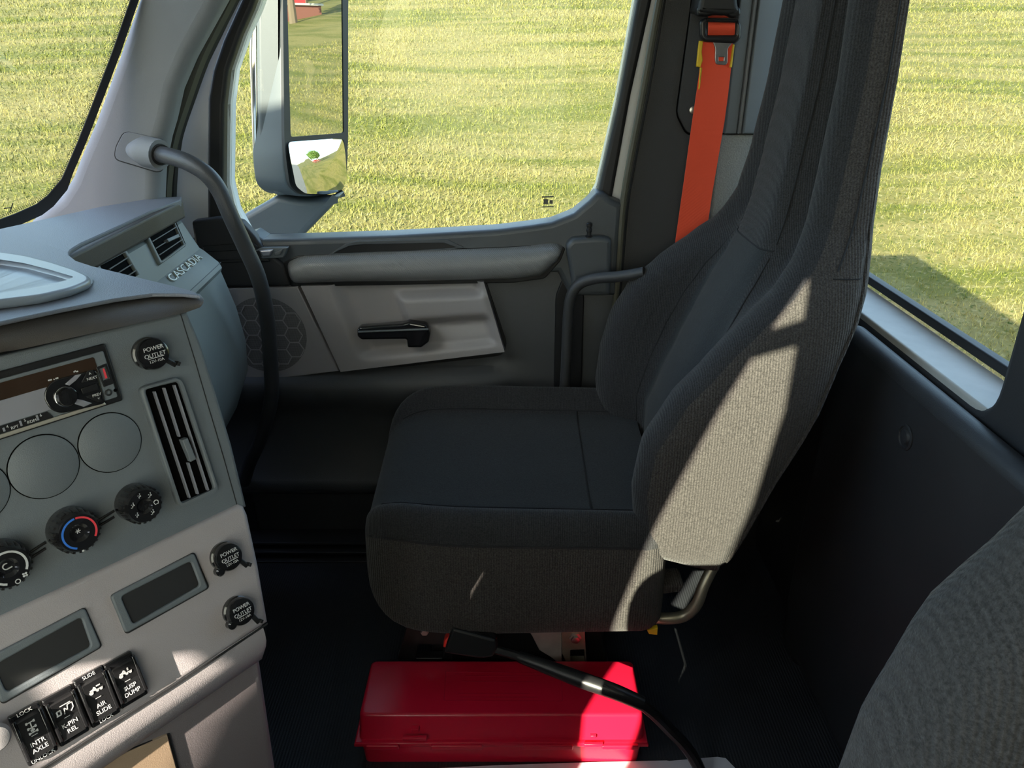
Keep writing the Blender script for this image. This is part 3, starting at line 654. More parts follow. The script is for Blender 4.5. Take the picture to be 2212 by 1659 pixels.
# darker rolled lip under the pad
lip = FH.qs([(-200, 745), (0, 697), (127, 670), (253, 646), (329, 636), (392, 636), (431, 640)], -.006)
lt = [FH.w(a, b, -.0035) for a, b in lip]
lipb = [(-200, 812), (0, 762), (51, 753), (253, 708), (392, 677), (432, 664)]
V = []; F = []; K = 40; m_ = 8
lt_s = smooth_path(lt, 8)
def resample(P, n):
    L = [0]
    for i in range(1, len(P)): L.append(L[-1] + (P[i] - P[i - 1]).length)
    out = []
    for k in range(n):
        s = L[-1] * k / (n - 1); i = 1
        while i < len(P) - 1 and L[i] < s: i += 1
        out.append(P[i - 1].lerp(P[i], (s - L[i - 1]) / max(1e-9, L[i] - L[i - 1])))
    return out
lt_s = resample(lt_s, K)
lb_s = resample(smooth_path([FA.P(x, y, .012) for x, y in lipb], 8), K)
for i in range(K):
    a, b = lt_s[i], lb_s[i]; out = (FA.n * .010)
    for j in range(m_ + 1):
        t = j / m_; V.append(a.lerp(b, t) + out * math.sin(math.pi * min(1, t * 1.0)) * .9)
    V.append(b - FA.n * .05); V.append(a - FA.n * .05)
q = m_ + 3
for i in range(K - 1):
    for j in range(q): F.append((i * q + j, i * q + (j + 1) % q, (i + 1) * q + (j + 1) % q, (i + 1) * q + j))
F += [tuple(range(q)), tuple(range(K * q - 1, K * q - q - 1, -1))]
mesh_ob('pad_lip', V, F, M['lip'], dash, smooth=70)

# tray on top of the pad
M['tray'] = mat('tray_plastic', (.22, .25, .29), .35, grain=.1)
ty = empty('dash_tray', FH.P(100, 600), 'pale raised tray set in the dashboard top', 'tray')
to = FH.qs([(-160, 545), (0, 549), (60, 558), (115, 572), (165, 588), (196, 602), (196, 612), (160, 627), (90, 644), (0, 655), (-160, 680)], .006)
ti = FH.qs([(-160, 560), (0, 564), (60, 573), (118, 588), (172, 604), (150, 613), (90, 627), (0, 642), (-160, 668)], .006)
plate('tray_rim', FH, [round_poly(to, .01), round_poly(ti, .008)], .0, .009, M['tray'], ty, .004, seg=3)
plate('tray_floor', FH, round_poly(FH.qs([(-160, 560), (0, 563), (60, 575), (160, 605), (120, 620), (0, 640), (-160, 668)], .002), .006), -.001, .002, M['tray'], ty)
plate('tray_skirt', FH, round_poly(FH.qs([(-160, 542), (0, 546), (60, 555), (115, 569), (168, 585), (201, 602), (200, 616), (160, 631), (90, 648), (0, 660), (-160, 685)], .001), .01), .0, .002, M['char'], ty)
# passenger fascia, a swept profile (x, z) along the dash edge
pf = [(-.007, -.034), (-.016, -.036), (-.004, -.044), (.022, -.094), (.030, -.099), (.056, -.122), (.060, -.130), (.057, -.138), (.076, -.21), (.085, -.28), (.080, -.345), (.045, -.43), (-.02, -.53), (-.10, -.60)]
ys = list(np.linspace(-.25, ELEN - .01, 8)) + [ELEN + .005, ELEN + .015, ELEN + .022]
V = []; F = []
for y in ys:
    b = P2 + e * y; k = 1 if y < ELEN else (.96 if y < ELEN + .01 else .88 if y < ELEN + .02 else .72)
    for (dx, dz) in pf: V.append(b + Vector((dx * k - .06 * (1 - k) , 0, dz)))
    V.append(b + Vector((-.25, 0, -.60))); V.append(b + Vector((-.25, 0, -.036)))
q = len(pf) + 2
for i in range(len(ys) - 1):
    for j in range(q): F.append((i * q + j, (i + 1) * q + j, (i + 1) * q + (j + 1) % q, i * q + (j + 1) % q))
F += [tuple(range(q)), tuple(range(len(ys) * q - 1, len(ys) * q - q - 1, -1))]
mesh_ob('passenger_fascia', V, F, M['fascia'], dash, smooth=28)
# olive lip along the passenger edge of the pad
plate('edge_lip', Frame(P2, tuple(e), (0, 0, 1)), [(-.10, -.037), (ELEN + .012, -.037), (ELEN + .012, -.004), (-.10, -.004)], -.03, .001, M['lip'], dash, .005)
FV = Frame(P2 + Vector((-.004, 0, -.044)), tuple(e), (-.026, 0, .050))
def vent(fr, outer, inner, slats, parent, m_rim, along=True, tab=None, label=None, h=.006, rr=.006):
    vt = plate('air_vent', fr, [round_poly(fr.qs(outer, h), rr), round_poly(fr.qs(inner, h), rr * .6)], -.004, h, M[m_rim], parent, .003, seg=3)
    plate('vent_duct', fr, round_poly(fr.qs(inner, h), rr * .4), -.001, .0008, M['void'], vt)
    for a, b in slats:
        A_ = fr.q(*a, h * .7); B_ = fr.q(*b, h * .7); plate('slat', fr, bar(A_, B_, .0016), .001, h * .8, M['silver'] if m_rim == 'char' else M['lip'], vt)
    if tab: plate('vent_tab', fr, bar(fr.q(*tab[0], h), fr.q(*tab[1], h), .006), .001, h + .003, M['char'], vt, .001)
    return vt
vent(FV, [(315, 503), (380, 474), (404, 530), (348, 571)], [(321, 505), (377, 480), (398, 527), (350, 563)], [((329, 522), (383, 489)), ((336, 537), (391, 503)), ((344, 551), (396, 516))], dash, 'fascia', tab=((360, 521), (384, 510)), rr=.006)
vent(FV, [(207, 573), (272, 536), (307, 595), (240, 632)], [(217, 573), (269, 542), (301, 594), (246, 626)], [((236, 582), (280, 554)), ((245, 596), (288, 569)), ((254, 610), (296, 583))], dash, 'fascia', rr=.006)
FE = Frame(P2 + Vector((.030, 0, -.099)), tuple(e), (-.026, 0, .023))
ec = Vector(FE.q(402, 577, .002)); ew = (Vector(FE.q(433, 553, .002)) - Vector(FE.q(370, 604, .002))).length
V, F = text_items(FE, ['CASCADIA'], (0, 0), .02, .0015, depth=.0012)
wx = [(Vector(v) - FE.o).dot(FE.u) for v in V]; sc_ = ew / (max(wx) - min(wx))
V, F = text_items(FE, ['CASCADIA'], (ec.x, ec.y), .02 , .0015, depth=.0012, squeeze=sc_)
M['emb'] = mat('bright_emblem', (.62, .62, .55), .35, metal=.3)
mesh_ob('emblem', V, F, M['emb'], dash, smooth=0)
join_plates('fascia_joint', [(FE, bar((-.2, -.0350), (ELEN, -.0350), .0012), -.001, .0008)], M['rubber'], dash)

# charcoal centre panel
pa = FA.qs([(-360, 856), (380, 676), (407, 672), (408, 679), (434, 739), (466, 840), (502, 962), (534, 1095), (-360, 1520)])
plate('center_panel', FA, pa, -.035, 0, M['char'], dash, .004)
join_plates('panel_joint', [(FA, bar(FA.q(*a), FA.q(*b), .0009), -.001, .0004) for a, b in (((388, 672), (420, 775)), ((420, 775), (450, 878)), ((450, 878), (482, 985)), ((482, 985), (512, 1092)))], M['rubber'], dash)
# radio
TR = FA.q(225, 742, .003); BR = FA.q(267, 864, .003); RW = .190
ru1 = (TR[0] + BR[0]) / 2; rv1, rv0 = TR[1], BR[1]; ru0 = ru1 - RW
radio = plate('radio', FA, round_poly([(ru0, rv0), (ru1, rv0), (ru1, rv1), (ru0, rv1)], .002), -.001, .004, M['black'], dash, .0012)
def rr_(x, y, h=.0055): return FA.q(x, y, h)
ir = rr_(221, 800)[0]
plate('radio_face', FA, round_poly([(ru0 + .006, rv0 + .005), (ru1 - .004, rv0 + .005), (ru1 - .004, rv1 - .006), (ru0 + .006, rv1 - .006)], .002), .003, .0055, M['char'], radio, .0008)
du = rr_(212, 800)[0]
mid = rr_(60, 848)[1]
plate('display', FA, round_poly([(ru0 + .008, mid), (du, mid), (du, rv1 - .009), (ru0 + .008, rv1 - .009)], .002), .0055, .0062, M['led'], radio, .0003)
plate('lower_face', FA, [(ru0 + .008, rv0 + .0125), (rr_(160, 870)[0], rv0 + .0125), (rr_(150, 840)[0], mid), (ru0 + .008, mid)], .0055, .0060, M['silver'], radio, .0002)
plate('trim_strip', FA, round_poly([(ru0 + .006, rv0 + .0015), (rr_(228, 868)[0], rv0 + .0015), (rr_(224, 868)[0], rv0 + .0050), (ru0 + .006, rv0 + .0050)], .001), .0045, .0066, M['silver2'], radio, .0008)
plate('button_row', FA, [(ru0 + .008, rv0 + .0055), (rr_(114, 897)[0], rv0 + .0055), (rr_(101, 890)[0], rv0 + .0120), (ru0 + .008, rv0 + .0120)], .0055, .0070, M['black'], radio, .0006)
kc = rr_(142, 857, .008)
kl = [rr_(x, y, .007) for x, y in [(94, 860), (98, 840), (112, 824), (130, 817), (200, 799), (208, 801), (228, 868), (221, 873), (150, 890), (128, 893), (108, 884)]]
plate('control_pod', FA, round_poly(kl, .005), .0055, .0075, M['gloss'], radio, .001)
rev('volume_knob', FA, kc, [(.0085, .007), (.0085, .013), (.0075, .0145), (.0045, .0152)], M['gloss'], radio, 28)
rev('knob_ring', FA, kc, [(.0094, .0072), (.0094, .0092), (.0086, .0095)], M['chrome'], radio, 28)
for px in ([(141, 830), (163, 810), (176, 808), (164, 822), (150, 833)], [(165, 862), (178, 864), (199, 871), (181, 879), (160, 872)]):
    plate('silver_button', FA, [rr_(x, y, .0085) for x, y in px], .0072, .0088, M['silver'], radio, .0004)
for px in ([(176, 826), (190, 801), (201, 799), (208, 822)], [(185, 857), (215, 848), (221, 866), (212, 869)], [(175, 840), (209, 828), (214, 842), (180, 851)]):
    plate('track_button', FA, [rr_(x, y, .0085) for x, y in px], .0072, .0085, M['black'], radio, .0004)
uf = plate('usb_port', FA, [[rr_(x, y, .007) for x, y in [(208, 794), (230, 785), (247, 828), (225, 836)]], [rr_(x, y, .007) for x, y in [(214, 797), (227, 792), (236, 818), (223, 823)]]], .0050, .0075, M['black'], radio, .0004)
plate('usb_tongue', FA, [rr_(x, y, .0065) for x, y in [(222, 797), (225, 796), (232, 816), (228, 818)]], .0052, .0068, M['redp'], radio)
rev('aux_socket', FA, rr_(234, 848), [(.0032, .005), (.0032, .0065), (.0020, .0068), (.0018, .0052)], M['rubber'], radio, 20)
rev('reset_hole', FA, rr_(249, 843), [(.0016, .0055), (.0016, .0060)], M['void'], radio, 14)
for s_, (x, y), sz_ in (('NEXT', (199, 817), .0036), ('PREV', (209, 853), .0036), ('^', (195, 809), .0050), ('v', (213, 860), .0040), ('4', (16, 922), .0034), ('RPT', (32, 923), .0036), ('5', (54, 908), .0034), ('RDM', (69, 910), .0036), ('6', (88, 897), .0034)):
    hh = .0088 if x > 120 else .0073; text('button_lettering', FA, [s_], rr_(x, y, hh), sz_, hh, M['print'], radio)
for a, b in (((104, 822), (112, 820)), ((116, 820), (118, 819)), ((120, 818), (126, 816)), ((159, 804), (164, 801)), ((165, 803), (169, 802))):
    plate('radio_mark', FA, bar(rr_(*a, .0066), rr_(*b, .0066), .0012), .0062, .0066, M['print'], radio)
for a, b in (((7, 924), (10, 932)), ((43, 909), (47, 920)), ((79, 897), (83, 908))):
    plate('button_divider', FA, bar(rr_(*a, .0073), rr_(*b, .0073), .0016), .007, .0075, M['silver'], radio)
# blanking discs
for (x, y, r) in ((96, 1008, 74), (239, 956, 67), (-58, 1066, 76)):
    c = FA.q(x, y, .001); rad = (Vector(FA.q(x + r, y, .001)) - Vector(c)).length; rad = rad * .98
    rx = (Vector(FA.q(x, y - r, .001)) - Vector(c)).length
    rad = (rad + rx) / 2
    d = rev('gauge_blank', FA, c, [(rad - .0009, 0), (rad - .0009, .0014), (rad - .0018, .0020)], M['char'], dash, 56)
    rev('blank_gap', FA, c, [(rad, 0), (rad, .0006)], M['void'], d, 56)
# large side vent
vent(FA, [(301, 838), (390, 813), (475, 1056), (388, 1098)], [(315, 842), (388, 824), (466, 1058), (393, 1088)], [((334, 846), (410, 1075)), ((355, 838), (388, 943)), ((407, 1000), (428, 1067)), ((377, 832), (450, 1059))], dash, 'char', tab=((397, 948), (416, 994)), h=.007, rr=.007)
# climate knobs
KH = .024
def knob(x, y, r):
    c = FA.q(x, y, KH); rad = r
    k = rev('climate_knob', FA, c, [(rad * 1.10, 0), (rad * 1.10, .004), (rad * 1.05, .014), (rad * .98, KH - .003), (rad * .90, KH), (rad * .45, KH), (rad * .38, KH - .0015), (rad * .30, KH - .003), (rad * .12, KH - .0035)], M['gloss'], dash, 48)
    rib = [(FA, bar((c[0] + rad * 1.0 * math.cos(a), c[1] + rad * 1.0 * math.sin(a)), (c[0] + rad * 1.08 * math.cos(a), c[1] + rad * 1.08 * math.sin(a)), .0022), .008, KH - .005) for a in [i * math.pi / 11 for i in range(22)]]
    join_plates('knob_ribs', rib, M['black'], k)
    return k, c
def arc(c, r, w, a0, a1, n=24):
    A = [math.radians(a0 + (a1 - a0) * i / n) for i in range(n + 1)]
    return [(c[0] + r * math.cos(a), c[1] + r * math.sin(a)) for a in A] + [(c[0] + (r - w) * math.cos(a), c[1] + (r - w) * math.sin(a)) for a in A[::-1]]
HT = KH + .0004
def figure(c, s, rot=0, extra=None):
    """seated figure with an air arrow"""
    cs, sn = math.cos(rot), math.sin(rot)
    T = lambda p: (c[0] + (p[0] * cs - p[1] * sn) * s, c[1] + (p[0] * sn + p[1] * cs) * s)
    L_ = [bar(T((.1, .9)), T((.5, 0)), s * .28), bar(T((.5, 0)), T((-.35, .05)), s * .26), bar(T((-.35, .05)), T((-.45, -.7)), s * .24), circ(T((.25, 1.3)), s * .22, 10), bar(T((-.9, .6)), T((-.4, .75)), s * .2)]
    if extra == 'feet': L_.append(bar(T((-1.2, -.5)), T((-.8, -.8)), s * .22))
    return L_
k3, c3 = knob(313, 1093, .0172)
it = []
for ang, ex in ((100, None), (45, 'feet'), (155, 'feet'), (215, None), (300, 'feet')):
    a = math.radians(ang); p = (c3[0] + .0108 * math.cos(a), c3[1] + .0108 * math.sin(a)); it += [(FA, l, KH, HT) for l in figure(p, .0021, 0, ex)]
a = math.radians(-5); p = (c3[0] + .0108 * math.cos(a), c3[1] + .0108 * math.sin(a))
it.append((FA, [arc(p, .0026, .0008, 20, 160, 8)], KH, HT)); it += [(FA, bar((p[0] - .0022, p[1] + .0006), (p[0] - .0015, p[1] - .0018), .0005), KH, HT), (FA, bar((p[0] + .0022, p[1] + .0006), (p[0] + .0015, p[1] - .0018), .0005), KH, HT), (FA, bar((p[0] - .0016, p[1] - .0018), (p[0] + .0016, p[1] - .0018), .0005), KH, HT)]
join_plates('knob_symbols', it, M['print'], k3)
k2, c2 = knob(172, 1151, .0188)
join_plates('hot_arc', [(FA, arc(c2, .0150, .0017, -38, 88), KH, HT)], M['redp'], k2)
join_plates('cold_arc', [(FA, arc(c2, .0150, .0017, 92, 245), KH, HT)], M['blue'], k2)
join_plates('knob_symbols', [(FA, bar((c2[0] - .0022 * math.cos(q), c2[1] + .001 - .0022 * math.sin(q)), (c2[0] + .0022 * math.cos(q), c2[1] + .001 + .0022 * math.sin(q)), .0005), KH - .0035, KH - .0026) for q in (0, math.pi / 3, 2 * math.pi / 3)] + [(FA, bar((c2[0] - .003, c2[1] - .0168), (c2[0] - .0012, c2[1] - .0172), .0016), KH, HT)], M['print'], k2)
k1, c1 = knob(18, 1227, .0188)
join_plates('knob_symbols', [(FA, arc(c1, .0150, .0018, -32, 250), KH, HT), (FA, [circ((c1[0] + .003, c1[1] - .0145), .0022, 16), circ((c1[0] + .003, c1[1] - .0145), .0015, 16)], KH, HT),
    (FA, arc((c1[0] - .0005, c1[1] + .001), .0030, .0008, 60, 300, 12), KH - .0035, KH - .0024), (FA, bar((c1[0] - .0005, c1[1] - .0015), (c1[0] + .0035, c1[1] - .0010), .0009), KH - .0035, KH - .0024)] +
    [(FA, circ((c1[0] + .0095 + dx, c1[1] - .0115 + dy), .0010, 8), KH, HT) for dx, dy in ((.001, .001), (-.001, .001), (.001, -.001), (-.001, -.001))], M['print'], k1)
for (a, b) in (((66, 1200), (100, 1178)), ((215, 1130), (248, 1110))):
    for off in (-6, 7):
        pa_, pb_ = FA.q(a[0], a[1] + off, .003), FA.q(b[0], b[1] + off, .003)
        plate('knob_link', FA, bar(pa_, pb_, .0022), .0, .003, M['black'], dash, .0008)
# taupe lower panel
pb = FB.qs([(-360, 1492), (0, 1330), (250, 1215), (515, 1088), (528, 1092), (537, 1112), (560, 1220), (581, 1344), (382, 1478), (99, 1660), (-310, 1924)])
lowp = plate('lower_panel', FB, pb, -.04, 0, M['beige'], dash, .006, seg=4)
plate('panel_crease', FB, FB.qs([(-120, 1805), (99, 1661), (382, 1479), (580, 1346), (580, 1350), (382, 1483), (99, 1665), (-120, 1809)], 0), -.03, -.002, M['rubber'], dash)
# rolled underside strip with weave print, then the cubby face
va = FB.q(581, 1346); vb = FB.q(-120, 1803)
ends = [Vector(FB.w(va[0], va[1], -.004)), Vector(FB.w(vb[0], vb[1], -.004))]
dn = [(0, 0), (-.012, -.001), (-.024, -.004), (-.034, -.010), (-.041, -.018), (-.045, -.028), (-.045, -.06), (0, -.06)]
V = []; F = []
for k, P_ in enumerate((ends[0] - FB.u * .006, ends[0] - FB.u * .012, ends[1])):
    sc2 = .8 if k == 0 else 1
    for (v_, h_) in dn: V.append(P_ + FB.v * v_ * sc2 + FB.n * h_)
q = len(dn)
for i in range(2):
    for j in range(q): F.append((i * q + j, i * q + (j + 1) % q, (i + 1) * q + (j + 1) % q, (i + 1) * q + j))
F += [tuple(range(q - 1, -1, -1)), tuple(range(2 * q, 3 * q))]
mesh_ob('rolled_edge', V, F, M['beige'], dash, smooth=60)
# lower body of the console down to the floor
FC = Frame(FB.w(va[0], va[1] - .043, -.034), (.651, .759, 0), tuple(Vector((0, 0, 1)) + Vector((.759, -.651, 0)) * .06))
M['mauve'] = mat('console_side_plastic', (.20, .175, .18), .55, grain=.2)
plate('console_front', FC, [(-.60, -.60), (-.012, -.60), (-.004, -.25), (-.006, .01), (-.60, .01)], -.04, 0, M['mauve'], dash, .012, seg=4)
cbx = [FC.q(*p) for p in ((280, 1659), (372, 1590), (395, 1700), (280, 1760))]
plate('cubby_door', FC, FC.qs([(150, 1680), (362, 1588), (393, 1700), (180, 1790)], .003), -.001, .003, M['bin'], dash, .001)
plate('cubby_gap', FC, [FC.qs([(-20, 1740), (366, 1584), (398, 1702), (20, 1830)], .001), FC.qs([(-10, 1742), (364, 1587), (395, 1700), (24, 1822)], .001)], -.001, .0018, M['rubber'], dash)
# far side of the console body so that it is solid
def prism(name, pts_top, pts_bot, m, parent):
    V = pts_top + pts_bot; n_ = len(pts_top); F = [tuple(range(n_)), tuple(range(2 * n_ - 1, n_ - 1, -1))] + [(i, i + n_, (i + 1) % n_ + n_, (i + 1) % n_) for i in range(n_)]
    return mesh_ob(name, V, F, m, parent, smooth=0)
tp = FA.w(*FA.q(400, 720), -.03); t2 = FA.w(*FA.q(-150, 850), -.03)
bt = FC.w(-.02, -.60, -.03); b2 = FC.w(-.60, -.60, -.03)
prism('console_body', [tp, t2, Vector((-1.05, t2.y, .86)), Vector((-1.05, tp.y + .2, .86)), Vector((-.66, tp.y + .2, .92))], [Vector((bt.x - .01, bt.y, ZF)), Vector((b2.x, b2.y, ZF)), Vector((-1.05, b2.y, ZF)), Vector((-1.05, bt.y + .1, ZF)), Vector((-.62, bt.y + .1, ZF))], M['char'], dash)
# power outlets
def outlet(fr, x, y, r, tabp, nub, cable=False):
    c = fr.q(x, y, .012)
    k = rev('power_outlet', fr, c, [(r * 1.02, 0), (r * 1.02, .004), (r * .90, .005), (r * .90, .008), (r, .009), (r, .0115), (r * .92, .0140), (r * .6, .0155), (r * .2, .016)], M['gloss'], dash, 36)
    a = fr.q(*tabp[0], .010); b = fr.q(*tabp[1], .010)
    plate('lift_tab', fr, round_poly(bar(a, b, .005), .001), .008, .011, M['black'], k, .001)
    plate('lift_end', fr, bar(b, fr.q(tabp[1][0] + 3, tabp[1][1] - 8, .010), .003), .006, .015, M['black'], k, .0006)
    n_ = fr.q(*nub, .012); rev('cap_nub', fr, n_, [(.0050, .005), (.0050, .012), (.0035, .014)], M['gloss'], k, 14)
    v1_, f1_ = text_items(fr, ['POWER', 'OUTLET'], (c[0], c[1] + .0022), r * .36, .0160)
    v2_, f2_ = text_items(fr, ['12V-10A'], (c[0], c[1] - .0068), r * .26, .0156); kk = len(v1_); v1_ += v2_; f1_ += [tuple(a_ + kk for a_ in f) for f in f2_]
    kk = len(v1_); me = plate_data(fr, [bar((c[0] - r * .5, c[1] - .0036), (c[0] + r * .5, c[1] - .0036), .0006)], .0158, .0164); v1_ += [v.co.copy() for v in me.vertices]; f1_ += [tuple(a_ + kk for a_ in p.vertices) for p in me.polygons]
    mesh_ob('outlet_lettering', v1_, f1_, M['print'], k, smooth=0)
outlet(FA, 331, 764, .0158, ((360, 778), (381, 789)), (318, 787))
outlet(FB, 494, 1203, .0150, ((516, 1208), (535, 1223)), (477, 1235))
outlet(FB, 521, 1321, .0150, ((543, 1328), (560, 1345)), (503, 1350))
# two blank display bezels
for o4, i4 in (([(239, 1287), (420, 1194), (451, 1270), (272, 1369)], [(262, 1289), (413, 1212), (433, 1265), (288, 1349)]),
               ([(-35, 1426), (184, 1313), (220, 1397), (4, 1521)], [(-12, 1438), (176, 1333), (198, 1397), (15, 1496)])):
    bz = plate('gauge_bezel', FB, [round_poly(FB.qs(o4, .004), .004), round_poly(FB.qs(i4, .004), .004)], -.001, .004, M['char'], dash, .0018, seg=3)
    plate('dark_window', FB, round_poly(FB.qs(i4, .001), .003), -.001, .0008, M['void'], bz)
    plate('bezel_gap', FB, round_poly([(p[0], p[1]) for p in FB.qs([(o4[0][0] - 2, o4[0][1]), (o4[1][0], o4[1][1] - 2.5), (o4[2][0] + 2, o4[2][1]), (o4[3][0], o4[3][1] + 2.5)], .001)], .004), -.001, .0012, M['rubber'], bz)
# rocker switches
def rocker(q4, words, icon, top_word=None, bot_word=None, lit=False):
    HP = .006
    q = FB.qs(q4, HP); TL, TR_, BR_, BL = [Vector(p) for p in q]
    c = (TL + TR_ + BR_ + BL) / 4; w = ((TR_ - TL).length + (BR_ - BL).length) / 2; h = ((TL - BL).length + (TR_ - BR_).length) / 2
    k = plate('rocker_switch', FB, round_poly([(c.x - w / 2, c.y - h / 2), (c.x + w / 2, c.y - h / 2), (c.x + w / 2, c.y + h / 2), (c.x - w / 2, c.y + h / 2)], .002), -.001, HP, M['gloss'], dash, .0015)
    pw, ph = w * .36, h * .40
    yt, ym, yb = c.y + ph * .92, c.y - ph * .02, c.y - ph * .96
    ht, hm, hb = .013, .0085, .0105
    V = []; F = []
    for (y_, h_) in ((yt + .002, HP - .001), (yt, ht), (ym, hm), (yb, hb), (yb - .002, HP - .001)):
        V += [FB.w(c.x - pw, y_, h_), FB.w(c.x + pw, y_, h_)]
    for (y_, h_) in ((yt + .002, 0), (yb - .002, 0)): V += [FB.w(c.x - pw, y_, h_), FB.w(c.x + pw, y_, h_)]
    F = [(0, 2, 3, 1), (2, 4, 5, 3), (4, 6, 7, 5), (6, 8, 9, 7), (0, 1, 11, 10), (8, 12, 13, 9), (10, 12, 8, 6, 4, 2, 0), (1, 3, 5, 7, 9, 13, 11)]
    mesh_ob('paddle', V, F, M['black'], k, smooth=20)
    for s_ in (-1, 1): plate('side_guard', FB, [(c.x + s_ * w * .43 - .0016, c.y - h * .36), (c.x + s_ * w * .43 + .0016, c.y - h * .36), (c.x + s_ * w * .43 + .0016, c.y + h * .42), (c.x + s_ * w * .43 - .0016, c.y + h * .42)], HP, .0115, M['gloss'], k, .001)
    # printed words lie in the lower facet, the icon in the upper one
    f1 = Frame(FB.w(c.x, (ym + yb) / 2, (hm + hb) / 2 + .0002), FB.u, FB.w(0, ym, hm) - FB.w(0, yb, hb)); f2 = Frame(FB.w(c.x, (yt + ym) / 2, (ht + hm) / 2 + .0002), FB.u, FB.w(0, yt, ht) - FB.w(0, ym, hm))
    text('switch_lettering', f1, words, (0, 0), .0054, .0, M['print'], k, gap=1.1)
    for wd, yy in ((top_word, c.y + h * .455), (bot_word, c.y - h * .45)):
        if wd: text('switch_lettering', FB, [wd], (c.x, yy), .0046, HP, M['print'], k)
    it = [(f2, l, 0, .0003) for l in icon] + [(f2, bar((-.0025, -.0085), (.0025, -.0085), .0005), 0, .0003)]
    join_plates('switch_symbol', it, M['print'], k)
def b_(a, c, w=.0009): return bar(a, c, w)
axle = [b_((0, -.005), (0, .005)), b_((-.003, .0052), (.003, .0052)), b_((-.003, .004), (-.003, .0064), .0014), b_((.003, .004), (.003, .0064), .0014), b_((-.003, -.0005), (.003, -.0005)), b_((-.003, -.0017), (-.003, .0007), .0014), b_((.003, -.0017), (.003, .0007), .0014), b_((-.0015, -.0022), (.0015, -.0040)), b_((-.0015, -.0040), (.0015, -.0022)), b_((-.003, -.0055), (.003, -.0055)), b_((-.003, -.0067), (-.003, -.0043), .0014), b_((.003, -.0067), (.003, -.0043), .0014)]
def wheels(): return [[circ((x, -.0012), .0013, 12), circ((x, -.0012), .0006, 12)][0] for x in (.0012, .0045)]
truck = [circ((-.0042, -.0012), .0018, 12), b_((-.005, .0006), (.0005, .0014), .0022), b_((-.0018, .0016), (-.0005, .0036), .0016), b_((-.001, -.0002), (.006, -.0002), .0008)] + wheels()
kpin = [b_((-.0065, -.0035), (-.0065, .001), .0012), b_((-.0075, -.0035), (-.0035, -.0035), .0012), b_((-.0035, -.0035), (-.0035, .001), .0012), b_((-.0065, .001), (-.0035, .001), .0012), b_((-.001, -.005), (.0, .001), .0008), b_((.0, .001), (.002, -.002), .0008), b_((.002, -.002), (.003, .003), .0008), b_((.003, .003), (.007, .003), .0008), b_((.007, .003), (.007, -.002), .0008), b_((.007, -.002), (.0045, -.005), .0008), b_((-.003, .0045), (.006, .0045), .0008)]
rocker([(15, 1553), (83, 1516), (127, 1619), (66, 1658)], ['INTR', 'AXLE'], axle, 'LOCK', 'UNLOCK')
rocker([(92, 1515), (154, 1478), (195, 1579), (130, 1616)], ['K-PIN', 'REL'], kpin)
rocker([(158, 1472), (220, 1439), (263, 1538), (200, 1575)], ['AIR', 'SLIDE'], truck + [b_((.001, .0035), (.0045, .0035), .0012)], 'SLIDE', 'LOCK')
rocker([(224, 1439), (286, 1404), (319, 1498), (263, 1535)], ['SUSP', 'DUMP'], truck + [b_((.0028, .0018), (.0028, .0045), .0012)])
# pale round knob at the frame's left edge
tag(rev('round_knob', FB, FB.q(-12, 1595, .02), [(.004, -.001), (.004, .012), (.0115, .015), (.0125, .020), (.010, .025), (.004, .027)], M['doorbeige'], None, 24), 'pale round knob left of the axle lock switch', 'knob')

# ------------------------------------------------------------------ seats
def catmull_closed(P, sub):
    out = []; n_ = len(P)
    for i in range(n_):
        p0, p1, p2, p3 = P[i - 1], P[i], P[(i + 1) % n_], P[(i + 2) % n_]
        for j in range(sub):
            t = j / sub; out.append(.5 * ((2 * p1) + (p2 - p0) * t + (2 * p0 - 5 * p1 + 4 * p2 - p3) * t * t + (-p0 + 3 * p1 - 3 * p2 + p3) * t ** 3))
    return out
def interp(tab, z):
    for i in range(len(tab) - 1):
        if z <= tab[i + 1][0] or i == len(tab) - 2:
            f = (z - tab[i][0]) / (tab[i + 1][0] - tab[i][0]); f = max(0, min(1, f)); f = f * f * (3 - 2 * f) * .3 + f * .7
            return [a + (b - a) * f for a, b in zip(tab[i][1:], tab[i + 1][1:])]
# height: near y, far y, near bolster front x, far bolster front x, centre front x, near rear x, far rear x
BT = [(.425, 1.070, 1.550, .28, .25, .29, .385, .385), (.455, 1.056, 1.564, .222, .205, .285, .392, .392), (.50, 1.050, 1.570, .205, .190, .270, .405, .405), (.58, 1.048, 1.572, .197, .180, .268, .430, .430),
      (.655, 1.048, 1.572, .206, .186, .290, .460, .460), (.73, 1.050, 1.570, .243, .202, .318, .490, .490), (.80, 1.058, 1.562, .300, .236, .345, .510, .510),
      (.86, 1.070, 1.552, .355, .295, .370, .532, .532), (.905, 1.085, 1.535, .400, .345, .392, .544, .544), (.95, 1.108, 1.525, .432, .400, .415, .552, .552),
      (1.0, 1.132, 1.518, .452, .425, .430, .558, .558), (1.08, 1.148, 1.512, .464, .440, .443, .562, .562), (1.2, 1.156, 1.495, .474, .450, .455, .565, .565), (1.34, 1.162, 1.478, .474, .455, .462, .560, .560), (1.42, 1.19, 1.465, .475, .462, .470, .530, .530), (1.45, 1.22, 1.43, .49, .48, .485, .518, .518)]
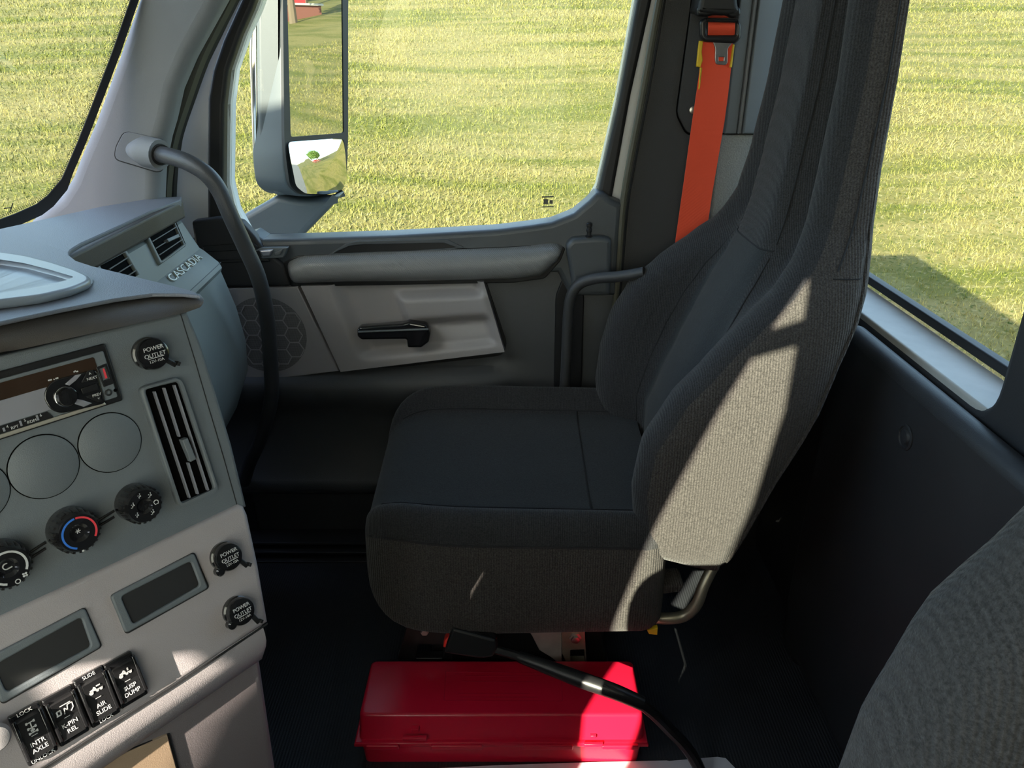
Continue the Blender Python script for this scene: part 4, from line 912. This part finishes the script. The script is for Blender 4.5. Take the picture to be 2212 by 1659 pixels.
def back_ring(z):
    yn, yf, xn, xf, xc, rn, rf = interp(BT, z); w = yf - yn
    P = [Vector((rn - .004, yn + .05, 0)), Vector(((rn + rf) / 2 + .004, (yn + yf) / 2, 0)), Vector((rf - .004, yf - .05, 0)), Vector((rf - .030, yf - .008, 0)),
         Vector(((rf + xf) / 2 + .02, yf, 0)), Vector((xf + .045, yf - .004, 0)), Vector((xf + .008, yf - .022, 0)), Vector((xf + .002, yf - .055, 0)), Vector((xf + .022, yf - .095, 0)),
         Vector((xc + .004, yf - .135 * min(1, w / .45), 0)), Vector((xc - .006, (yn + yf) / 2 + .05, 0)), Vector((xc - .006, (yn + yf) / 2 - .05, 0)), Vector((xc + .004, yn + .135 * min(1, w / .45), 0)),
         Vector((xn + .022, yn + .095 * min(1, w / .42), 0)), Vector((xn + .002, yn + .055, 0)), Vector((xn + .008, yn + .022, 0)), Vector((xn + .045, yn + .004, 0)), Vector(((rn + xn) / 2 + .02, yn, 0)), Vector((rn - .030, yn + .008, 0))]
    return P
def ring3(z, sub=4, sag=True):
    R_ = catmull_closed(back_ring(z), sub); return [Vector((p.x, p.y, z)) for p in R_]
def make_seat():
    st = empty('truck_seat', (.0, 1.31, ZF), 'black fabric high-back passenger seat by the far door', 'seat', 'high-back cab seats')
    zs = [.425, .435, .445, .46, .48] + list(np.linspace(.50, 1.40, 46)) + [1.42, 1.435, 1.445, 1.45]
    V, F = loft([ring3(z) for z in zs])
    bk = mesh_ob('backrest', V, F, [M['fab'], M['fabi'], M['fabr']], st, smooth=70)
    nr = len(ring3(.5)); me = bk.data
    for p in me.polygons[:-2]:
        c = p.index % nr; z = zs[p.index // nr]
        if 9 * 4 <= c < 12 * 4 and z < .93: p.material_index = 1
        elif c >= 15 * 4 + 2 or c < 4 or 3 * 4 <= c < 6 * 4: p.material_index = 2
    # seams, laid on the surface
    def on_back(idx, z, out=.0005):
        R_ = ring3(z); p = R_[int(idx * 4) % len(R_)]; a = R_[(int(idx * 4) + 1) % len(R_)]; b = R_[(int(idx * 4) - 1) % len(R_)]
        t = (a - b).normalized(); nn_ = Vector((t.y, -t.x, 0)); c = Vector((.40, 1.31, z))
        if nn_.dot(p - c) < 0: nn_ = -nn_
        return p + nn_ * out
    for idx, z0, z1 in ((12.25, .52, .93), (8.75, .52, .93), (16.25, .94, 1.38), (4.75, .94, 1.38), (12.25, .95, 1.38), (8.75, .95, 1.38)):
        tube('seam', [on_back(idx, z) for z in np.linspace(z0, z1, 14)], .0016, M['seam'], bk, n=5, sub=2)
    tube('seam', [on_back(i, .94) for i in np.linspace(8.75, 12.25, 9)], .0016, M['seam'], bk, n=5, sub=2)
    tube('rear_piping', [on_back(18.25, z, .001) for z in [.44] + list(np.linspace(.46, 1.38, 20))], .0030, M['fabr'], bk, n=6, sub=2)
    tube('side_seam', [on_back(i, .93 + .0 * i) for i in np.linspace(16.25, 18.0, 8)], .0012, M['seam'], bk, n=5, sub=2)
    # cushion: sections along x in (y, z)
    def cush(s):
        """s from 0 (front) to 1 (rear) -> ring"""
        x = -.262 + .525 * s
        f = min(1, s / .20); fr_ = (1 - (1 - f) ** 2.4) ** (1 / 2.4) if s < .20 else 1; plan = (1 - (1 - min(1, s / .42)) ** 2.5) ** (1 / 2.5) if s < .42 else 1
        r_ = 1 - max(0, (s - .93) / .07) ** 2 * .12
        hw = (.150 + .108 * plan) * r_; yc = 1.305
        zt = .505 + .012 * (1 - s); zb = .300 + .012 * s - .0 * s
        zm = (zt * .52 + zb * .48) - .0
        zt = zm + (zt - zm) * (.25 + .75 * fr_); zb = zm + (zb - zm) * (.15 + .85 * fr_)
        bo = .024 * fr_
        pts = [(-1.0, .50), (-1.02, .25), (-1.0, .02), (-.90, -.0), (-.45, 0), (0, 0), (.45, 0), (.90, 0), (1.0, .02), (1.02, .25), (1.0, .50), (.985, .78), (.955, 1.0), (.88, 1.10), (.77, 1.05), (.64, .96), (.26, .95), (0, .95), (-.26, .95), (-.64, .96), (-.77, 1.05), (-.88, 1.10), (-.955, 1.0), (-.985, .78)]
        out = []
        for a, b in pts:
            z = zb + (zt - zb) * b
            if b > 1: z = zt + bo * (b - 1) * 10
            elif b > .9 and abs(a) < .7: z = zt - bo * .35
            out.append(Vector((0, yc + hw * a, z + (.030 * (a + 1) / 2 if b > .7 else 0))))
        return [Vector((x, p.y, p.z)) for p in catmull_closed(out, 3)]
    ss = [0, .004, .012, .025, .045, .07, .10, .14, .18, .23] + list(np.linspace(.28, .93, 18)) + [.96, .985, 1.0]
    V, F = loft([cush(s) for s in ss])
    cu = mesh_ob('cushion', V, F, [M['fab'], M['fabi'], M['fabr']], st, smooth=70)
    nr = len(cush(.5))
    for p in cu.data.polygons[:-2]:
        c = (p.index % nr) / 3
        if 15 <= c < 19: p.material_index = 1
        elif c < 9 or c >= 22.5: p.material_index = 2
    def on_c(i, s, up=.0008): R_ = cush(s); f = i * 3; k = int(f) % len(R_); k2 = (k + 1) % len(R_); return R_[k].lerp(R_[k2], f - int(f)) + Vector((0, 0, up))
    for i in (19.2, 14.8): tube('seam', [on_c(i, s) for s in np.linspace(.06, .94, 16)], .0016, M['seam'], cu, n=5, sub=2)
    for i in (22.6, 11.4): tube('seam', [on_c(i, s) for s in np.linspace(.03, .97, 16)], .0013, M['seam'], cu, n=5, sub=2)
    tube('seam', [on_c(i, .76) for i in np.linspace(14.8, 19.2, 9)], .0016, M['seam'], cu, n=5, sub=2)
    # recliner tube, skirt flap, yellow tag
    rc = [AY(1400, 1332, 1.11), AY(1440, 1336, 1.10), AY(1478, 1330, 1.10), AY(1505, 1305, 1.10), AY(1520, 1265, 1.11), AY(1545, 1215, 1.13)]
    tube('recliner_tube', rc, .0105, M['tubem'], st, n=14)
    plate('fabric_flap', Frame((0, 1.075, 0), (1, 0, 0), (0, 0, 1)), [tuple(Frame((0, 1.075, 0), (1, 0, 0), (0, 0, 1)).q(x, y)) for x, y in ((1432, 1266), (1477, 1265), (1470, 1279), (1434, 1284))], -.05, 0, M['fabr'], st, .003)
    fy = Frame((0, 1.062, 0), (1, 0, 0), (0, 0, 1)); plate('yellow_tag', fy, fy.qs([(1398, 1362), (1421, 1357), (1420, 1372), (1402, 1370)]), -.01, 0, M['yellow'], st, .001)
    # base: frame rails, pedestal and brackets
    plate('pedestal', Frame((0, 1.16, 0), (1, 0, 0), (0, 0, 1)), round_poly([(-.16, ZF), (.20, ZF), (.16, .27), (-.15, .27)], .01), -.30, 0, M['black'], st, .006)
    fr1 = Frame((0, 1.13, 0), (1, 0, 0), (0, 0, 1))
    box('seat_rail', (-.17, 1.12, .268), (.24, 1.15, .296), M['black'], st, .003)
    box('seat_rail', (-.17, 1.46, .268), (.24, 1.49, .296), M['black'], st, .003)
    br = plate('bracket', fr1, [round_poly(fr1.qs([(1213, 1358), (1263, 1358), (1268, 1445), (1228, 1445), (1213, 1410)]), .003), round_poly(fr1.qs([(1232, 1405), (1262, 1404), (1264, 1432), (1232, 1432)]), .002)], -.02, .0, M['tubem'], st, .002)
    rev('bolt', fr1, fr1.q(1243, 1380, .003), [(.012, 0), (.012, .002), (.008, .003), (.008, .008), (.005, .009)], M['metal'], br, 6)
    plate('side_plate', fr1, fr1.qs([(1139, 1363), (1213, 1363), (1215, 1445), (1190, 1425), (1165, 1410), (1150, 1380)]), -.03, -.006, M['white_dull'], st, .002)
    b2_ = plate('front_bracket', fr1, [round_poly(fr1.qs([(880, 1345), (985, 1350), (975, 1430), (858, 1425)]), .004), round_poly(fr1.qs([(905, 1393), (960, 1393), (955, 1422), (898, 1422)]), .003)], -.02, 0, M['black'], st, .002)
    rev('bolt', fr1, fr1.q(917, 1366, .003), [(.008, 0), (.008, .004), (.006, .006)], M['metal'], b2_, 6)
    return st
M['white_dull'] = mat('primed_steel', (.36, .31, .29), .5, var=.12, vscale=40)
seat = make_seat()
def copy_tree(o, parent=None):
    c = o.copy(); COL.objects.link(c); c.parent = parent
    for ch in list(o.children): copy_tree(ch, c)
    return c
dseat = copy_tree(seat); dseat.location = (.010, 1.31 - 1.215, ZF + .235)
dseat['label'] = "driver's black ribbed fabric seat, its bolster in the lower right corner"
tag(box('seat_riser', (-.15, -.055, ZF), (.21, .245, ZF + .2345), M['black'], None, .004), "low black riser plate under the driver's seat", 'riser')

# ------------------------------------------------------------------ seat belt on the pillar
bt_ = empty('seat_belt', AY(1500, 470, 1.55), 'bright orange-red shoulder belt hanging down the pillar', 'seat belt')
fb = Frame((0, 1.565, 0), (1, 0, 0), (0, 0, 1))
def belt_strip(name, left, right, Y, m, parent, th=.0016, n_=14):
    A_ = resample(smooth_path([AY(x, y, Yy) for (x, y), Yy in zip(left, Y)], 4), n_); B_ = resample(smooth_path([AY(x, y, Yy) for (x, y), Yy in zip(right, Y)], 4), n_)
    V = []; F = []
    for a, b in zip(A_, B_): V += [a, b, b + Vector((0, th, 0)), a + Vector((0, th, 0))]
    for i in range(n_ - 1):
        for j in range(4): F.append((i * 4 + j, i * 4 + (j + 1) % 4, (i + 1) * 4 + (j + 1) % 4, (i + 1) * 4 + j))
    F += [(3, 2, 1, 0), tuple(range(n_ * 4 - 4, n_ * 4))]
    return mesh_ob(name, V, F, m, parent, smooth=40)
belt_strip('webbing', [(1519, 85), (1512, 150), (1497, 250), (1479, 380), (1461, 506), (1446, 620), (1430, 740)], [(1583, 90), (1579, 150), (1567, 250), (1550, 350), (1534, 449), (1514, 600), (1500, 740)], [1.56, 1.56, 1.56, 1.565, 1.575, 1.585, 1.59], M['belt'], bt_)
belt_strip('webbing_loop', [(1530, 33), (1530, 55), (1529, 78)], [(1587, 33), (1588, 55), (1587, 78)], [1.560, 1.542, 1.553], M['belt'], bt_)
dr = plate('buckle_frame', fb, [round_poly(fb.qs([(1512, 46), (1524, 38), (1590, 38), (1602, 50), (1601, 84), (1590, 94), (1522, 91), (1513, 80)], .022), .006), round_poly(fb.qs([(1528, 46), (1590, 46), (1590, 76), (1528, 76)], .022), .004)], .006, .022, M['black'], bt_, .005, seg=3)
tube('slide_bar', [fb.P(1526, 44, .026), fb.P(1593, 46, .026)], .0030, M['gloss'], dr, n=8, sub=1)
plate('buckle_tongue', fb, [round_poly(fb.qs([(1539, 89), (1584, 91), (1572, 104), (1571, 137), (1566, 141), (1546, 139), (1544, 128), (1545, 104)], .014), .004), round_poly(fb.qs([(1552, 123), (1564, 123), (1563, 132), (1552, 132)], .014), .0015)], .011, .015, M['tongue'], bt_, .001)
for px in ([(1511, 88), (1519, 89), (1516, 112), (1518, 131), (1513, 146), (1505, 144), (1508, 112)], [(1583, 96), (1587, 96), (1581, 146), (1576, 146)], [(1513, 146), (1517, 146), (1512, 190), (1509, 194)]):
    plate('yellow_clip', fb, round_poly(fb.qs(px, .008), .001), .0, .009, M['yellow'], bt_, .0015)
an = empty('belt_anchor_cover', AY(1553, 20, 1.56), 'black hooded belt anchor at the top of the pillar', 'cover')
plate('hood', fb, round_poly(fb.qs([(1520, -60), (1590, -60), (1594, 5), (1598, 24), (1590, 30), (1565, 33), (1535, 30), (1507, 26), (1512, 5)], .03), .006), -.05, .030, M['rubber'], an, .008, seg=3)
plate('hood_lip', fb, round_poly(fb.qs([(1506, 14), (1600, 14), (1602, 34), (1584, 40), (1560, 26), (1530, 36), (1506, 34)], .026), .006), .0, .026, M['black'], an, .005, seg=3)

# ------------------------------------------------------------------ floor things
# red case on the floor
CB = empty('red_case', AY(1090, 1640, .97), 'red plastic safety case lying on the floor before the seat', 'case')
c_y0 = .972; zb_ = ZF
L0 = AY(782, 1645, c_y0); R0 = AY(1385, 1640, c_y0)
x0, x1 = L0.x, R0.x; zr = AY(1080, 1600, c_y0).z; zt_ = AY(1080, 1545, c_y0 + .008).z
def frus(name, xa, xb, ya, yb, z0, xa2, xb2, ya2, yb2, z1, m, parent, bv=.006):
    def rr2(xa, xb, ya, yb, z, r): return [Vector((p[0], p[1], z)) for p in round_poly([(xa, ya), (xb, ya), (xb, yb), (xa, yb)], r, 5)]
    rings = [rr2(xa, xb, ya, yb, z0, .012)]
    k = 4
    for i in range(k + 1):
        a = i / k * R90; ins = bv * (1 - math.cos(a)); zz = z1 - bv + bv * math.sin(a)
        rings.append(rr2(xa2 + ins, xb2 - ins, ya2 + ins, yb2 - ins, zz, .012))
    V, F = loft(rings); return mesh_ob(name, V, F, m, parent, smooth=40)
yb1 = c_y0 + .142
frus('case_base', x0 + .004, x1 - .004, c_y0 + .004, yb1 - .004, zb_, x0, x1, c_y0, yb1, zr + .002, M['red'], CB, .002)
frus('case_lid', x0 - .002, x1 + .002, c_y0 - .002, yb1, zr, x0 + .001, x1 - .001, c_y0 + .008, yb1 - .004, zt_, M['red'], CB, .006)
box('case_rim', (x0 - .008, c_y0 - .009, zr - .006), (x1 + .008, yb1 + .006, zr + .004), M['red'], CB, .003)
FR = Frame((0, c_y0 - .009, 0), (1, 0, 0), (0, 0, 1))
for a, b in (((870, 1583), (922, 1592)), ((1262, 1598), (1302, 1606))):
    w0 = FR.q(*a); w1 = FR.q(*b)
    plate('latch', FR, [(w0[0], w1[1] - .004), (w1[0], w1[1] - .004), (w1[0], w1[1] + .003), (w0[0], w1[1] + .003)], -.002, .005, M['red'], CB, .0015)
    plate('latch_slot', FR, [((w0[0] * .65 + w1[0] * .35), w1[1] + .007), ((w0[0] * .35 + w1[0] * .65), w1[1] + .007), ((w0[0] * .35 + w1[0] * .65), w1[1] + .0125), ((w0[0] * .65 + w1[0] * .35), w1[1] + .0125)], -.016, -.0045, M['redp2'] if 'redp2' in M else M['red'], CB, .001)
for a, b in ((930, 1042), (1128, 1238), (1300, 1380), (790, 862)):
    p0 = FR.q(a, 1598); p1 = FR.q(b, 1604)
    plate('rim_lip', FR, round_poly([(p0[0], zr - .007), (p1[0], zr - .007), (p1[0], zr + .003), (p0[0], zr + .003)], .003), -.002, .005, M['red'], CB, .002)
FT = Frame((0, 0, zt_), (1, 0, 0), (0, 1, 0))
lab = [FT.q(*p) for p in ((962, 1450), (1213, 1454), (1216, 1515), (958, 1514))]
M['redd'] = mat('red_moulded_mark', (.50, .006, .03), .4)
lit_ = [(FT, [round_poly([(p[0], p[1]) for p in lab], .002), round_poly([(lab[0][0] + .0015, lab[0][1] - .0015), (lab[1][0] - .0015, lab[1][1] - .0015), (lab[2][0] - .0015, lab[2][1] + .0015), (lab[3][0] + .0015, lab[3][1] + .0015)], .002)], -.0005, .0005)]
for yy in (1460, 1472, 1498, 1506):
    a = FT.q(990 + (yy % 7) * 4, yy); b = FT.q(1170 - (yy % 5) * 8, yy); lit_.append((FT, bar(a, b, .0016), -.0005, .0004))
join_plates('moulded_label', lit_, M['redd'], CB)
# buckle on its stalk
bk_ = empty('seat_buckle', AY(1500, 1640, .99), 'black belt buckle with red button on a bent stalk over the red case', 'buckle')
stalk = [AY(1065, 1402, 1.045), AY(1120, 1418, 1.03), AY(1185, 1442, 1.01), AY(1260, 1470, .985), AY(1330, 1495, .965), AY(1388, 1520, .955)]
tube('stalk_sleeve', stalk[1:], [.0095, .0125, .014, .0135, .0120], M['sleeve'] if 'sleeve' in M else M['black'], bk_, n=12)
tube('stalk', [stalk[0] - Vector((.02, 0, -.004)), stalk[0], stalk[1]], .0075, M['black'], bk_, n=10, sub=3)
tube('cable', [stalk[-1] - Vector((.004, 0, 0)), AY(1415, 1545, .955), AY(1445, 1575, .96), AY(1475, 1605, .955), AY(1500, 1640, .95), AY(1520, 1680, .94)], [.0085, .010, .0105, .0105, .010], M['black'], bk_, n=10)
fbk = Frame(AY(1020, 1390, 1.045), AY(1075, 1400, 1.045) - AY(965, 1385, 1.045), (0, .25, 1))
plate('buckle_body', fbk, round_poly(fbk.qs([(978, 1357), (1070, 1382), (1076, 1398), (1065, 1420), (1040, 1424), (960, 1412), (964, 1392)], .012), .004), -.022, .012, M['black'], bk_, .005, seg=3)
plate('buckle_top', fbk, round_poly(fbk.qs([(978, 1336), (990, 1338), (1070, 1360), (1074, 1380), (1030, 1372), (975, 1358)], .0), .003), -.024, .006, M['gloss'], bk_, .004)
plate('red_button', fbk, round_poly(fbk.qs([(960, 1384), (974, 1370), (976, 1380), (966, 1402), (957, 1398)], .006), .001), -.016, .006, M['redt'], bk_, .002)
# paper sheets on the floor
Z2 = ZF + .006
pp = [AZ(*p, Z2) for p in ((870, 1661), (1080, 1651), (1300, 1644), (1440, 1641), (1446, 1642), (1550, 1633), (1568, 1636), (1592, 1661), (1585, 1800), (880, 1810))]
V = [Vector((p.x, p.y, ZF + .004)) for p in pp] + [Vector((p.x, p.y, ZF + .0005)) for p in pp]; n_ = len(pp)
tag(mesh_ob('paper_sheet', V, [tuple(range(n_)), tuple(range(2 * n_ - 1, n_ - 1, -1))] + [(i, i + n_, (i + 1) % n_ + n_, (i + 1) % n_) for i in range(n_)], M['paper'], smooth=0), 'white paper sheet at the bottom edge before the red case', 'paper')

# ------------------------------------------------------------------ far things seen in the mirror
def tree(x, y, h):
    z = float(hill_z(x, y)); e_ = empty('tree', (x, y, z), 'leafy tree on the grass bank, seen in the side mirror', 'tree', 'trees along the bank')
    tube('trunk', [(x, y, z - .1), (x + .1, y, z + h * .35), (x, y, z + h * .6)], [.22, .14, .07], M['bark'], e_, n=8)
    n_ = 2600; P = rng.normal(size=(n_, 3)); P /= np.linalg.norm(P, axis=1)[:, None]; P *= (rng.random(n_) ** .4)[:, None] * np.array([h * .34, h * .34, h * .36]); P += np.array([x, y, z + h * .66])
    V = []; F = []
    for p in P:
        q = rng.normal(size=(3, 3)) * .16; k = len(V); V += [tuple(p + a) for a in q]; F.append((k, k + 1, k + 2))
    tag(mesh_ob('foliage', V, F, M['leaf'], e_, smooth=0), kind='stuff')
for x, y, h in ((36, 18.6, 7), (47, 24.5, 7), (52, 22.5, 8), (56, 29, 9)): tree(x, y, h)
bw = empty('brick_wall', (39, 20, 1.9), 'low brick wall on top of the bank, seen in the side mirror', 'wall')
box('wall_body', (38.6, 18.2, 1.6), (39.0, 21.4, 2.95), M['brick'], bw, .01); box('wall_cap', (38.5, 18.1, 2.95), (39.1, 21.5, 3.05), M['sill'], bw, .01)
rc = empty('car', (41, 20, 2.4), 'red car parked behind the brick wall, seen in the side mirror', 'car')
box('car_body', (40.2, 18.6, 2.75), (41.9, 21.3, 3.45), M['truckred'], rc, .15); box('car_cabin', (40.4, 19.2, 3.44), (41.7, 20.9, 3.95), M['truckred'], rc, .18)
box('car_window', (40.37, 19.4, 3.52), (40.42, 20.7, 3.82), M['gloss'], rc, .01)
for y in (19.1, 20.8): rev('wheel', Frame((40.2, y, 2.72), (0, -1, 0), (0, 0, 1)), (0, 0), [(.32, -.25), (.32, .02), (.2, .03)], M['rubber'], rc, 16)
# added unseen board screen on posts; it keeps sun off the windshield
t_ = empty('sun_blocker', (-4.0, -1.66, GZ), 'added tall board screen beside the truck, unseen, keeping sun off the windshield', 'sun_blocker')
for k in range(7):
    x1_ = -1.77 - k * 1.22; box('panel', (x1_ - 1.21, -1.67, GZ), (x1_, -1.645, 2.82), M['bin'], t_, .003)
for k in range(8): box('post', (-1.88 - k * 1.22, -1.76, GZ), (-1.79 - k * 1.22, -1.672, 2.7), M['bark'], t_, .004)
